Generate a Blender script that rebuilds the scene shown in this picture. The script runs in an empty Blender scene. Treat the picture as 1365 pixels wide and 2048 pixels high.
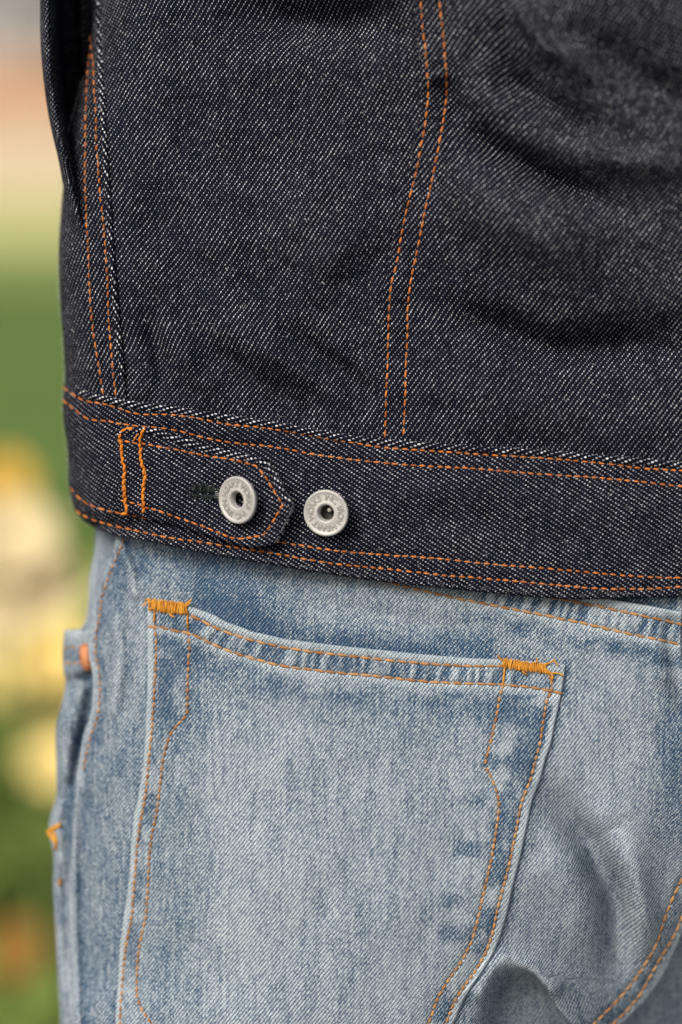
import bpy, bmesh, math, random
import numpy as np
from mathutils import Matrix, Vector

random.seed(7)
rng = np.random.default_rng(11)
sc = bpy.context.scene
col = sc.collection

# ------------------------------------------------------------------ camera, sky, sun, exposure
PITCH = math.atan((1024 - 130) / 4836.0)
D0 = 0.82                                   # focus distance (m)
KPX = 24.0 / 85.0 / 1365.0                  # tangent per photo pixel
CP, SP = math.cos(PITCH), math.sin(PITCH)
CAM = np.array([0.0, -D0 * CP, 1.0 + D0 * SP])
cd = bpy.data.cameras.new('camera')
cd.lens = 85; cd.sensor_fit = 'HORIZONTAL'; cd.sensor_width = 24; cd.sensor_height = 36
cd.clip_start = 0.05; cd.clip_end = 500
cd.dof.use_dof = True; cd.dof.focus_distance = D0; cd.dof.aperture_fstop = 2.8
cam = bpy.data.objects.new('camera', cd); col.objects.link(cam)
cam.location = CAM; cam.rotation_euler = (math.pi / 2 - PITCH, 0, 0)
sc.camera = cam

SUN_EL, SUN_AZ = math.radians(42), math.radians(-146)    # azimuth from +Y towards +X
w = bpy.data.worlds.new('World'); sc.world = w; w.use_nodes = True
wn = w.node_tree
sky = wn.nodes.new('ShaderNodeTexSky'); sky.sky_type = 'NISHITA'; sky.sun_disc = False
sky.sun_elevation = SUN_EL; sky.sun_rotation = SUN_AZ
sky.air_density = 1.0; sky.dust_density = 6.0; sky.ozone_density = 0.6
bg = wn.nodes['Background']; bg.inputs['Strength'].default_value = 0.088
wn.links.new(sky.outputs[0], bg.inputs[0])
sl = bpy.data.lights.new('sun', 'SUN'); sl.energy = 2.0; sl.angle = math.radians(24); sl.color = (1.0, 0.97, 0.93)
so = bpy.data.objects.new('sun', sl); col.objects.link(so)
sd = Vector((math.sin(SUN_AZ) * math.cos(SUN_EL), math.cos(SUN_AZ) * math.cos(SUN_EL), math.sin(SUN_EL)))
so.rotation_euler = sd.to_track_quat('Z', 'Y').to_euler(); so.location = (0, -3, 6)
sc.view_settings.view_transform = 'Standard'; sc.view_settings.look = 'None'
sc.view_settings.exposure = 0.44; sc.view_settings.gamma = 1
sc.cycles.max_bounces = 6

# ------------------------------------------------------------------ helpers: maths
def P(px, py, rel):
    """photo pixel + distance (mm) in front of the focus plane -> point in the place"""
    px = np.asarray(px, float); py = np.asarray(py, float)
    d = D0 - np.asarray(rel, float) / 1000.0
    X = (px - 682.5) * KPX * d; Y = -(py - 1024.0) * KPX * d
    return np.stack([CAM[0] + X, CAM[1] + Y * SP + d * CP, CAM[2] + Y * CP - d * SP], -1)

def herm(kn, V, y):
    kn = np.asarray(kn, float); V = np.asarray(V, float); y = np.clip(y, kn[0], kn[-1])
    m = np.zeros_like(V); h = np.diff(kn)
    sl_ = (V[1:] - V[:-1]) / h.reshape(-1, *([1] * (V.ndim - 1)))
    m[1:-1] = 0.5 * (sl_[1:] + sl_[:-1]); m[0] = sl_[0]; m[-1] = sl_[-1]
    i = np.clip(np.searchsorted(kn, y, side='right') - 1, 0, len(kn) - 2)
    t = (y - kn[i]) / h[i]
    if V.ndim == 1:
        a, b, ma, mb = V[i], V[i + 1], m[i], m[i + 1]
    else:
        n = np.arange(len(y)); a, b, ma, mb = V[i, n], V[i + 1, n], m[i, n], m[i + 1, n]
    hh = h[i]
    return ((2*t**3 - 3*t**2 + 1) * a + (t**3 - 2*t**2 + t) * hh * ma + (-2*t**3 + 3*t**2) * b + (t**3 - t**2) * hh * mb)

def grid2(xk, yk, vals):
    vals = np.asarray(vals, float)
    def f(px, py):
        sh = px.shape; x = px.ravel(); y = py.ravel()
        rows = np.stack([herm(xk, vals[r], x) for r in range(len(yk))])
        return herm(yk, rows, y).reshape(sh)
    return f

def resample(poly, step):
    p = np.asarray(poly, float)
    c = np.r_[0, np.cumsum(np.hypot(*np.diff(p, axis=0).T))]
    n = max(2, int(round(c[-1] / step)) + 1)
    s = np.linspace(0, c[-1], n)
    return np.stack([herm(c, p[:, 0], s), herm(c, p[:, 1], s)], 1)

def sharp(poly, step):
    p = np.asarray(poly, float); c = np.r_[0, np.cumsum(np.hypot(*np.diff(p, axis=0).T))]
    n = max(2, int(round(c[-1] / step)) + 1); s = np.linspace(0, c[-1], n)
    return np.stack([np.interp(s, c, p[:, 0]), np.interp(s, c, p[:, 1])], 1)

def pd(px, py, poly):
    """distance and arc position (px) of the nearest point on a polyline, and side"""
    p = np.asarray(poly, float)
    best = np.full(px.shape, 1e9); tt = np.zeros(px.shape); sd_ = np.zeros(px.shape); acc = 0.0
    for a, b in zip(p[:-1], p[1:]):
        e = b - a; L = math.hypot(*e)
        t = np.clip(((px - a[0]) * e[0] + (py - a[1]) * e[1]) / (L * L), 0, 1)
        dx = px - a[0] - t * e[0]; dy = py - a[1] - t * e[1]; d = np.hypot(dx, dy)
        k = d < best
        best = np.where(k, d, best); tt = np.where(k, acc + t * L, tt)
        sd_ = np.where(k, np.sign(e[0] * dy - e[1] * dx), sd_); acc += L
    return best, tt, sd_

def ga(px, py, poly, wd):
    p = np.asarray(poly, float); lo, hi = p.min(0) - 3.2 * wd, p.max(0) + 3.2 * wd
    k = (px > lo[0]) & (px < hi[0]) & (py > lo[1]) & (py < hi[1])
    r = np.zeros(px.shape)
    if k.any(): r[k] = np.exp(-(pd(px[k], py[k], p)[0] / wd) ** 2)
    return r

def gat(px, py, poly, wd):
    """a fold along a polyline that dies out towards both ends"""
    p = np.asarray(poly, float); lo, hi = p.min(0) - 3.2 * wd, p.max(0) + 3.2 * wd
    k = (px > lo[0]) & (px < hi[0]) & (py > lo[1]) & (py < hi[1])
    r = np.zeros(px.shape); L = np.hypot(*np.diff(p, axis=0).T).sum()
    if k.any():
        d, t, _ = pd(px[k], py[k], p); u = t / L
        r[k] = np.exp(-(d / (wd * (1.25 - 0.5 * np.sin(np.pi * u)))) ** 2) * sst(-.12, .38, u) * sst(1.12, .62, u)
    return r

def sst(a, b, x):
    t = np.clip((x - a) / (b - a), 0, 1); return t * t * (3 - 2 * t)

def _h(i, j, seed):
    n = (i.astype(np.int64) * 374761393 + j.astype(np.int64) * 668265263 + seed * 1274126177) & 0x7fffffff
    n = ((n ^ (n >> 13)) * 1274126177) & 0x7fffffff
    return ((n ^ (n >> 16)) & 0xffff) / 65535.0

def vn(x, y, seed=0):
    x = np.asarray(x, float); y = np.asarray(y, float)
    i = np.floor(x); j = np.floor(y); u = x - i; v = y - j
    u = u*u*u*(u*(u*6-15)+10); v = v*v*v*(v*(v*6-15)+10)
    return ((_h(i, j, seed)*(1-u) + _h(i+1, j, seed)*u)*(1-v) + (_h(i, j+1, seed)*(1-u) + _h(i+1, j+1, seed)*u)*v) * 2 - 1

def fbm(x, y, seed=0, o=3):
    s = 0; a = 1.0
    for k in range(o):
        s = s + a * vn(x * 2**k + 17.3*k, y * 2**k - 9.1*k, seed + k); a *= 0.5
    return s

def inpoly(px, py, poly):
    p = np.asarray(poly, float); r = np.zeros(px.shape, bool); n = len(p)
    for k in range(n):
        a, b = p[k], p[(k + 1) % n]
        c = ((a[1] > py) != (b[1] > py)) & (px < (b[0]-a[0]) * (py-a[1]) / ((b[1]-a[1]) or 1e-9) + a[0])
        r ^= c
    return r

# ------------------------------------------------------------------ helpers: objects
def empty(name, loc, label, cat, group=None):
    o = bpy.data.objects.new(name, None); col.objects.link(o); o.location = loc
    o.empty_display_size = 0.05
    o['label'] = label; o['category'] = cat
    if group: o['group'] = group
    return o

def link(name, me, mat, parent=None, kind=None, label=None):
    o = bpy.data.objects.new(name, me); col.objects.link(o)
    if mat and not me.materials: me.materials.append(mat)
    if parent is not None:
        o.parent = parent
        M = Matrix.Identity(4); q = parent
        while q is not None:
            M = Matrix.LocRotScale(q.location, q.rotation_euler, q.scale) @ q.matrix_parent_inverse.inverted() @ M if False else Matrix.LocRotScale(q.location, q.rotation_euler, q.scale) @ M
            q = q.parent
        o.matrix_parent_inverse = Matrix.Identity(4)
        me.transform(M.inverted())
    if kind: o['kind'] = kind
    if label: o['label'] = label
    return o

def mesh_from(name, V, F, smooth=True):
    me = bpy.data.meshes.new(name)
    V = np.asarray(V, np.float32).reshape(-1, 3)
    me.from_pydata(V.tolist() if len(V) < 5 else V, [], F)
    if smooth: me.polygons.foreach_set('use_smooth', np.ones(len(me.polygons), bool))
    me.update()
    return me

class MB:
    """collects tubes and quads into one mesh"""
    def __init__(s): s.V = []; s.F = []; s.R = []; s.n = 0
    def add(s, V, F, r=None):
        V = np.asarray(V, float); s.V.append(V); s.F += [tuple(i + s.n for i in f) for f in F]
        s.R.append(np.full(len(V), random.random() if r is None else r)); s.n += len(V)
    def tube(s, pts, rad, sides=6, r=None, flat=None):
        pts = np.asarray(pts, float); n = len(pts); rad = np.broadcast_to(rad, (n,))
        t = np.gradient(pts, axis=0); t /= np.linalg.norm(t, axis=1)[:, None] + 1e-12
        up = np.array([0, -1.0, 0.15]); ring = []
        for k in range(n):
            a = np.cross(t[k], up); la = np.linalg.norm(a)
            a = a / la if la > 1e-6 else np.array([1.0, 0, 0])
            b = np.cross(a, t[k])
            for q in range(sides):
                an = 2 * math.pi * q / sides
                ring.append(pts[k] + rad[k] * (a * math.cos(an) + b * math.sin(an) * (flat or 1)))
        F = [(k*sides+q, k*sides+(q+1) % sides, (k+1)*sides+(q+1) % sides, (k+1)*sides+q) for k in range(n-1) for q in range(sides)]
        F += [tuple(range(sides))[::-1], tuple(range((n-1)*sides, n*sides))]
        s.add(ring, F, r)
    def build(s, name, mat, parent=None, kind=None, label=None, smooth=True):
        me = mesh_from(name, np.concatenate(s.V), s.F, smooth)
        at = me.attributes.new('rnd', 'FLOAT', 'POINT'); at.data.foreach_set('value', np.concatenate(s.R).astype(np.float32))
        return link(name, me, mat, parent, kind, label)

# ------------------------------------------------------------------ helpers: materials
class G:
    """tiny expression layer over shader math nodes"""
    def __init__(s, m): s.t = m.node_tree; s.L = s.t.links
    def n(s, ty, **k):
        nd = s.t.nodes.new(ty)
        for a, b in k.items(): setattr(nd, a, b)
        return nd
    def put(s, sock, v):
        if hasattr(v, 'is_output'): s.L.new(v, sock)
        else: sock.default_value = v
    def m(s, op, a, b=0.0, c=0.0, clamp=False):
        nd = s.n('ShaderNodeMath', operation=op, use_clamp=clamp)
        s.put(nd.inputs[0], a); s.put(nd.inputs[1], b); s.put(nd.inputs[2], c); return nd.outputs[0]
    def add(s, a, b): return s.m('ADD', a, b)
    def sub(s, a, b): return s.m('SUBTRACT', a, b)
    def mul(s, a, b): return s.m('MULTIPLY', a, b)
    def ss(s, x, a, b, c=0.0, d=1.0):
        nd = s.n('ShaderNodeMapRange', interpolation_type='SMOOTHSTEP')
        s.put(nd.inputs[0], x)
        for k, v in zip((1, 2, 3, 4), (a, b, c, d)): s.put(nd.inputs[k], v)
        return nd.outputs[0]
    def noise(s, vec, scale, det=2.0, rough=0.5):
        nd = s.n('ShaderNodeTexNoise'); s.put(nd.inputs['Vector'], vec)
        nd.inputs['Scale'].default_value = scale; nd.inputs['Detail'].default_value = det; nd.inputs['Roughness'].default_value = rough
        return nd.outputs['Fac']
    def white(s, vec):
        nd = s.n('ShaderNodeTexWhiteNoise', noise_dimensions='3D'); s.put(nd.inputs['Vector'], vec); return nd.outputs['Value']
    def xyz(s, x, y, z=0.0):
        nd = s.n('ShaderNodeCombineXYZ'); s.put(nd.inputs[0], x); s.put(nd.inputs[1], y); s.put(nd.inputs[2], z); return nd.outputs[0]
    def mix(s, f, a, b):
        nd = s.n('ShaderNodeMix', data_type='RGBA'); s.put(nd.inputs[0], f)
        s.put(nd.inputs[6], a if hasattr(a, 'is_output') else (*a, 1)); s.put(nd.inputs[7], b if hasattr(b, 'is_output') else (*b, 1))
        return nd.outputs[2]
    def bump(s, h, st, dist):
        nd = s.n('ShaderNodeBump'); s.put(nd.inputs['Height'], h); nd.inputs['Strength'].default_value = st; nd.inputs['Distance'].default_value = dist
        return nd.outputs[0]

def newmat(name, rough=0.85):
    m = bpy.data.materials.new(name); m.use_nodes = True
    b = m.node_tree.nodes['Principled BSDF']; b.inputs['Roughness'].default_value = rough
    b.inputs['Specular IOR Level'].default_value = 0.12
    return m, G(m), b

def plain(name, c, rough=0.7, var=0.25, scale=30.0, metal=0.0):
    m, g, b = newmat(name, rough)
    tc = g.n('ShaderNodeTexCoord').outputs['Object']
    n = g.noise(tc, scale, 3)
    f = g.ss(n, 0.3, 0.7)
    g.L.new(g.mix(f, tuple(x * (1 - var) for x in c), tuple(min(1, x * (1 + var)) for x in c)), b.inputs['Base Color'])
    b.inputs['Metallic'].default_value = metal
    return m

def cells(g, pu, pv, sgn, wob):
    uv = g.n('ShaderNodeUVMap', uv_map='UVMap').outputs[0]
    sp = g.n('ShaderNodeSeparateXYZ'); g.L.new(uv, sp.inputs[0])
    n1 = g.noise(uv, 0.35, 2); n2 = g.noise(uv, 0.42, 2)
    u = g.add(g.mul(sp.outputs[0], 1 / pu), g.mul(g.sub(n1, 0.5), wob))
    v = g.add(g.mul(sp.outputs[1], 1 / pv), g.mul(g.sub(n2, 0.5), wob))
    i = g.m('FLOOR', u); j = g.m('FLOOR', v)
    fu = g.sub(g.m('FRACT', u), 0.5); fv = g.sub(g.m('FRACT', v), 0.5)
    mo = g.m('FLOORED_MODULO', g.add(i, g.mul(j, sgn)), 3.0)
    return uv, sp, u, v, i, j, fu, fv, mo

def eq(g, x, k): return g.m('COMPARE', x, float(k), 0.4)

def raw_denim(name, pu, pv, sgn, a=0.37, b=0.50, slant=0.45, weft=(0.50, 0.515, 0.54)):
    m, g, bs = newmat(name, 0.9)
    uv, sp, u, v, i, j, fu, fv, mo = cells(g, pu, pv, sgn, 0.7)
    wnz = g.white(g.xyz(i, j, 3.0))
    sel = eq(g, mo, 0)
    fs = g.add(fu, g.mul(fv, slant * sgn))
    big = g.noise(uv, 0.07, 1)
    size = g.m('MAXIMUM', g.add(0.72, g.add(g.mul(g.sub(g.white(g.xyz(i, j, 21.0)), 0.5), 0.42), g.add(g.mul(g.sub(wnz, 0.5), 0.15), g.mul(g.sub(big, 0.5), 0.40)))), 0.12)
    aa = g.mul(size, a); bb = g.mul(size, b)
    d = g.add(g.m('POWER', g.m('DIVIDE', g.m('ABSOLUTE', fs), aa), 2.0), g.m('POWER', g.m('DIVIDE', g.m('ABSOLUTE', fv), bb), 2.0))
    dot = g.mul(g.ss(d, 1.15, 0.55), sel)
    wn2 = g.white(g.xyz(i, j, 8.0))
    bright = g.m('MULTIPLY_ADD', g.m('POWER', wn2, 1.2), 0.75, 0.25)
    tw = g.white(g.xyz(i, g.m('FLOOR', g.mul(j, 0.09)), 1.0))
    fine = g.noise(uv, 3.2, 2)
    wc = g.mix(tw, (0.0028, 0.0035, 0.0080), (0.0072, 0.0078, 0.0165))
    wc = g.mix(g.ss(fine, 0.5, 0.85, 0.0, 0.40), wc, (0.017, 0.0182, 0.028))
    wfc = g.mix(bright, (0.06, 0.062, 0.075), weft)
    g.L.new(g.mix(dot, wc, wfc), bs.inputs['Base Color'])
    hgt = g.add(g.mul(g.m('COSINE', g.mul(fu, 3.14159)), 0.6), g.mul(fine, 0.6))
    g.L.new(g.bump(hgt, 0.35, 0.0003), bs.inputs['Normal'])
    bs.inputs['Specular IOR Level'].default_value = 0.05
    return m

def washed_denim(name, pu=0.43, pv=0.54, sgn=1.0):
    m, g, bs = newmat(name, 0.92)
    uv, sp, u, v, i, j, fu, fv, mo = cells(g, pu, pv, sgn, 0.8)
    wear = g.n('ShaderNodeAttribute', attribute_name='wear').outputs['Fac']
    wa = g.white(g.xyz(i, j, 2.0))
    st = g.white(g.xyz(i, g.m('FLOOR', g.mul(j, 0.05)), 5.0))
    # warp-wise streaks of the worn yarns
    streak = g.noise(g.xyz(g.mul(sp.outputs[0], 1.0), g.mul(sp.outputs[1], 0.16)), 0.8, 3, 0.6)
    blot = g.noise(uv, 0.35, 4, 0.65)
    wl = g.add(wear, g.add(g.mul(g.sub(wa, 0.5), 0.46), g.add(g.mul(g.sub(st, 0.5), 0.24), g.add(g.mul(g.sub(streak, 0.5), 0.36), g.mul(g.sub(blot, 0.5), 0.28)))))
    indigo, pale, resid = (0.025, 0.074, 0.145), (0.415, 0.495, 0.540), (0.006, 0.012, 0.024)
    cw = g.mix(g.ss(wl, 0.0, 1.0), indigo, pale)
    cd_ = g.mix(g.ss(wl, 0.45, 2.4), resid, pale)
    fs = g.add(fu, g.mul(fv, 0.5 * sgn))
    dk = g.mul(eq(g, mo, 2), g.ss(g.m('ABSOLUTE', fv), 0.56, 0.34))
    dk = g.mul(dk, g.ss(g.m('ABSOLUTE', fu), 0.62, 0.40))
    c = g.mix(dk, cw, cd_)
    d = g.add(g.m('POWER', g.mul(fs, 2.5), 2.0), g.m('POWER', g.mul(fv, 2.3), 2.0))
    dot = g.mul(g.ss(d, 1.25, 0.5), eq(g, mo, 0))
    wfc = g.mix(wa, (0.24, 0.29, 0.35), (0.66, 0.68, 0.69))
    c = g.mix(g.mul(dot, g.ss(wl, -0.2, 0.9, 0.42, 0.9)), c, wfc)
    g.L.new(c, bs.inputs['Base Color'])
    h = g.add(g.mul(g.m('COSINE', g.mul(fu, 3.14159)), 0.5), g.sub(g.mul(dot, 0.3), g.mul(dk, 0.9)))
    g.L.new(g.bump(h, 0.35, 0.00025), bs.inputs['Normal'])
    bs.inputs['Specular IOR Level'].default_value = 0.06
    return m

def thread_mat(name, c0, c1, pale=None):
    m, g, b = newmat(name, 0.6)
    r = g.n('ShaderNodeAttribute', attribute_name='rnd').outputs['Fac']
    tc = g.n('ShaderNodeTexCoord').outputs['Object']
    n = g.noise(tc, 2500, 2)
    f = g.add(g.mul(r, 0.75), g.mul(g.sub(n, 0.5), 0.9))
    g.L.new(g.mix(g.m('ADD', f, 0.0, clamp=True), c0, c1), b.inputs['Base Color'])
    g.L.new(g.bump(n, 0.5, 0.0003), b.inputs['Normal'])
    return m

M_BODY = raw_denim('raw_denim_body', 0.565, 0.84, 1.0)
M_BACK = raw_denim('raw_denim_back', 0.60, 0.80, 1.0)
M_SIDE = raw_denim('raw_denim_side', 0.60, 0.92, 1.0)
M_BAND = raw_denim('raw_denim_waistband', 0.86, 0.55, -1.0, a=0.40, b=0.46, slant=0.0)
M_EDGE = raw_denim('raw_denim_folded_edge', 1.25, 0.62, -1.0, a=0.46, b=0.55, slant=0.0, weft=(0.80, 0.82, 0.86))
M_JEAN = washed_denim('washed_denim')
M_ORANGE = thread_mat('orange_thread', (0.30, 0.088, 0.020), (0.68, 0.235, 0.062))
M_TAN = thread_mat('tan_thread', (0.28, 0.130, 0.050), (0.53, 0.310, 0.140))
M_GOLD = thread_mat('gold_thread', (0.42, 0.17, 0.02), (0.72, 0.36, 0.055))
M_TACK = thread_mat('tack_thread', (0.42, 0.125, 0.012), (0.78, 0.27, 0.035))
M_BLACK = thread_mat('black_thread', (0.004, 0.006, 0.006), (0.055, 0.068, 0.062))
M_PALE = thread_mat('pale_fibre', (0.25, 0.25, 0.27), (0.60, 0.60, 0.62))

# ------------------------------------------------------------------ cloth panels
def crv(poly, n_or_s):
    p = np.asarray(poly, float); c = np.r_[0, np.cumsum(np.hypot(*np.diff(p, axis=0).T))]; c /= c[-1]
    return np.stack([np.interp(n_or_s, c, p[:, 0]), np.interp(n_or_s, c, p[:, 1])], 1)

def dense(poly, step=6): return resample(poly, step)

def panel(name, parent, mat, top, bottom, left, right, S, T, surf, lift=None, rims=(), sil=(), wear=None, rimk=1.0, wrap=(260, 70), uvs=1.0, label=None, q=0.45, vtop=False, uleft=False):
    S = np.asarray(S); T = np.asarray(T)
    top, bottom = crv(top, S), crv(bottom, S)
    left, right = crv(left, T), crv(right, T)
    s = S[None, :, None]; t = T[:, None, None]
    # corners follow the side curves
    c00, c10, c01, c11 = left[0], right[0], left[-1], right[-1]
    top = top + (1 - S)[:, None] * (c00 - top[0]) + S[:, None] * (c10 - top[-1])
    bottom = bottom + (1 - S)[:, None] * (c01 - bottom[0]) + S[:, None] * (c11 - bottom[-1])
    Q = (1-t)*top[None] + t*bottom[None] + (1-s)*left[:, None] + s*right[:, None] - ((1-s)*(1-t)*c00 + s*(1-t)*c10 + (1-s)*t*c01 + s*t*c11)
    px, py = Q[..., 0], Q[..., 1]
    rel = surf(px, py)
    if lift is not None: rel = rel + (lift(px, py) if callable(lift) else lift)
    wv = wear(px, py) if wear is not None else None
    eo = np.array([1.3, 2.5, 3.2, 3.3, 3.0]) * rimk; el = np.array([-0.12, -0.5, -1.1, -1.8, -2.8]) * rimk
    def ext(axis, end, mode):
        nonlocal px, py, rel, wv
        A = lambda x, k: x[:, k] if axis == 1 else x[k, :]
        e, i2 = (0, 1) if end == 0 else (-1, -2)
        ex, ey, er = A(px, e), A(py, e), A(rel, e)
        dx, dy = ex - A(px, i2), ey - A(py, i2); L = np.hypot(dx, dy) + 1e-9; dx, dy = dx / L, dy / L
        nx, ny, nr = [], [], []
        if mode == 'rim':
            for o_, l_ in zip(eo, el):
                nx.append(ex + dx * o_); ny.append(ey + dy * o_); nr.append(er + l_)
        else:
            sg = 1 if (end == 0) else -1
            for th in np.radians([8, 18, 30, 45, 62, 80, 90]):
                nx.append(ex + sg * wrap[0] * (1 - math.cos(th))); ny.append(ey); nr.append(er - wrap[1] * math.sin(th))
        st_ = lambda a: np.stack(a, axis)
        X, Y, R = st_(nx), st_(ny), st_(nr)
        Wn = None if wv is None else np.stack([A(wv, e)] * len(nx), axis)
        if end == 0:
            X, Y, R = (np.flip(q, axis) for q in (X, Y, R))
            px = np.concatenate([X, px], axis); py = np.concatenate([Y, py], axis); rel = np.concatenate([R, rel], axis)
            if wv is not None: wv = np.concatenate([Wn, wv], axis)
        else:
            px = np.concatenate([px, X], axis); py = np.concatenate([py, Y], axis); rel = np.concatenate([rel, R], axis)
            if wv is not None: wv = np.concatenate([wv, Wn], axis)
    for r in rims:
        if r in ('left', 'right'): ext(1, 0 if r == 'left' else 1, 'rim')
    for r in sil: ext(1, 0 if r == 'left' else 1, 'sil')
    for r in rims:
        if r in ('top', 'bottom'): ext(0, 0 if r == 'top' else 1, 'rim')
    V = P(px, py, rel)
    d = D0 * 1000 - rel
    X = (px - 682.5) * KPX * d; Y = (py - 1024) * KPX * d
    rs = rel * q
    for _ in range(10):                       # the weave follows the broad form, not each small pucker
        rs = np.pad(rs, 1, 'edge'); rs = (rs[:-2, 1:-1] + rs[2:, 1:-1] + rs[1:-1, :-2] + rs[1:-1, 2:] + 2 * rs[1:-1, 1:-1]) / 6
    dU = np.hypot(np.diff(X, axis=1), np.diff(rs, axis=1)); dV = np.hypot(np.diff(Y, axis=0), np.diff(rs, axis=0))
    cu = np.concatenate([np.zeros((X.shape[0], 1)), np.cumsum(dU[:, ::-1], 1)], 1)[:, ::-1]
    cv = np.concatenate([np.zeros((1, X.shape[1])), np.cumsum(dV[::-1], 0)], 0)[::-1]
    U = X[:, -1:] - cu; W = Y[-1:, :] - cv
    if uleft: U = X[:, :1] + cu[:, :1] - cu
    if vtop: W = Y[:1, :] + cv[:1, :] - cv
    nr_, nc_ = px.shape
    idx = np.arange(nr_ * nc_).reshape(nr_, nc_)
    F = np.stack([idx[1:, :-1], idx[1:, 1:], idx[:-1, 1:], idx[:-1, :-1]], -1).reshape(-1, 4)
    me = bpy.data.meshes.new(name)
    me.vertices.add(nr_ * nc_); me.vertices.foreach_set('co', V.reshape(-1).astype(np.float32))
    me.loops.add(F.size); me.loops.foreach_set('vertex_index', F.ravel().astype(np.int32))
    me.polygons.add(len(F)); me.polygons.foreach_set('loop_start', np.arange(0, F.size, 4, dtype=np.int32))
    me.polygons.foreach_set('use_smooth', np.ones(len(F), bool))
    me.update(calc_edges=True)
    uvl = me.uv_layers.new(name='UVMap')
    UV = np.stack([U.ravel() * uvs + 500, W.ravel() * uvs + 500], -1)[F.ravel()]
    uvl.data.foreach_set('uv', UV.reshape(-1).astype(np.float32))
    if wv is not None:
        at = me.attributes.new('wear', 'FLOAT', 'POINT'); at.data.foreach_set('value', wv.ravel().astype(np.float32))
    return link(name, me, mat, parent, None, label)

def surf_pt(f, x, y, off=0.0):
    x = np.atleast_1d(np.asarray(x, float)); y = np.atleast_1d(np.asarray(y, float)); e = 2.0
    p = P(x, y, f(x, y))
    a = P(x + e, y, f(x + e, y)) - P(x - e, y, f(x - e, y)); b = P(x, y + e, f(x, y + e)) - P(x, y - e, f(x, y - e))
    n = np.cross(b, a); n /= np.linalg.norm(n, axis=-1)[:, None] + 1e-12
    tc = CAM - p; s_ = np.sign((n * tc).sum(-1))[:, None]; n = n * s_
    return p + n * off / 1000.0, n

def stitches(name, parent, mat, poly, f, length=13.5, gap=3.5, rad=0.40, slant=0.07, wob=0.6, hook=0, skip=(), kind='stuff', smooth_path=True, amp=1.0, label=None):
    path = resample(poly, 1.0) if smooth_path else sharp(poly, 1.0)
    n = len(path); mb = MB(); k = random.uniform(0, 4)
    wv_ = lambda q: wob * math.sin(q * 0.021 + hook) + 0.4 * wob * math.sin(q * 0.06 + 2 * hook)
    while k + length * 0.6 < n - 1:
        L = length * random.uniform(0.88, 1.1)
        a, b = k, min(k + L, n - 1.001)
        q = np.linspace(a, b, 7); i = q.astype(int); fr = (q - i)[:, None]
        pt = path[i] * (1 - fr) + path[np.minimum(i + 1, n - 1)] * fr
        tg = pt[-1] - pt[0]; tg = tg / (np.hypot(*tg) + 1e-9); nr = np.array([-tg[1], tg[0]])
        u = np.linspace(-1, 1, 7)
        pt = pt + nr * (wv_(a) + u[:, None] * slant * L * 0.5 * random.uniform(0.5, 1.5) + random.uniform(-0.35, 0.35))
        hgt = rad * (1.15 * np.sqrt(np.clip(1 - (u * 0.97) ** 2, 0, 1)) - 0.55) * amp
        pp, _ = surf_pt(f, pt[:, 0], pt[:, 1]); _, nn = surf_pt(f, pt[:, 0], pt[:, 1])
        pp = pp + nn * (hgt / 1000)[:, None]
        rr = rad * np.array([0.45, 0.82, 0.98, 1.0, 0.98, 0.82, 0.45]) * random.uniform(0.9, 1.08) / 1000
        mid = pt[3]
        if not any(x0 <= mid[0] <= x1 and y0 <= mid[1] <= y1 for x0, y0, x1, y1 in skip):
            mb.tube(pp, rr, 6)
        k += L + gap * random.uniform(0.6, 1.4)
    return mb.build(name, mat, parent, kind, label)

def cord(mb, pts, f, rad, off=0.2, step=3.0, r=None, bumps=0.0, sides=6):
    p = resample(pts, step)
    pp, nn = surf_pt(f, p[:, 0], p[:, 1])
    u = np.arange(len(p))
    rr = rad * (1 + bumps * np.sin(u * 1.1)) / 1000
    rr[0] *= 0.5; rr[-1] *= 0.5
    mb.tube(pp + nn * (off / 1000), rr, sides, r)

lin = np.linspace
def ease(n, p=1.8): return lin(0, 1, n) ** p
MIR = 1430.0
def mir(x): return np.where(x > MIR, 2 * MIR - x, x)

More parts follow.
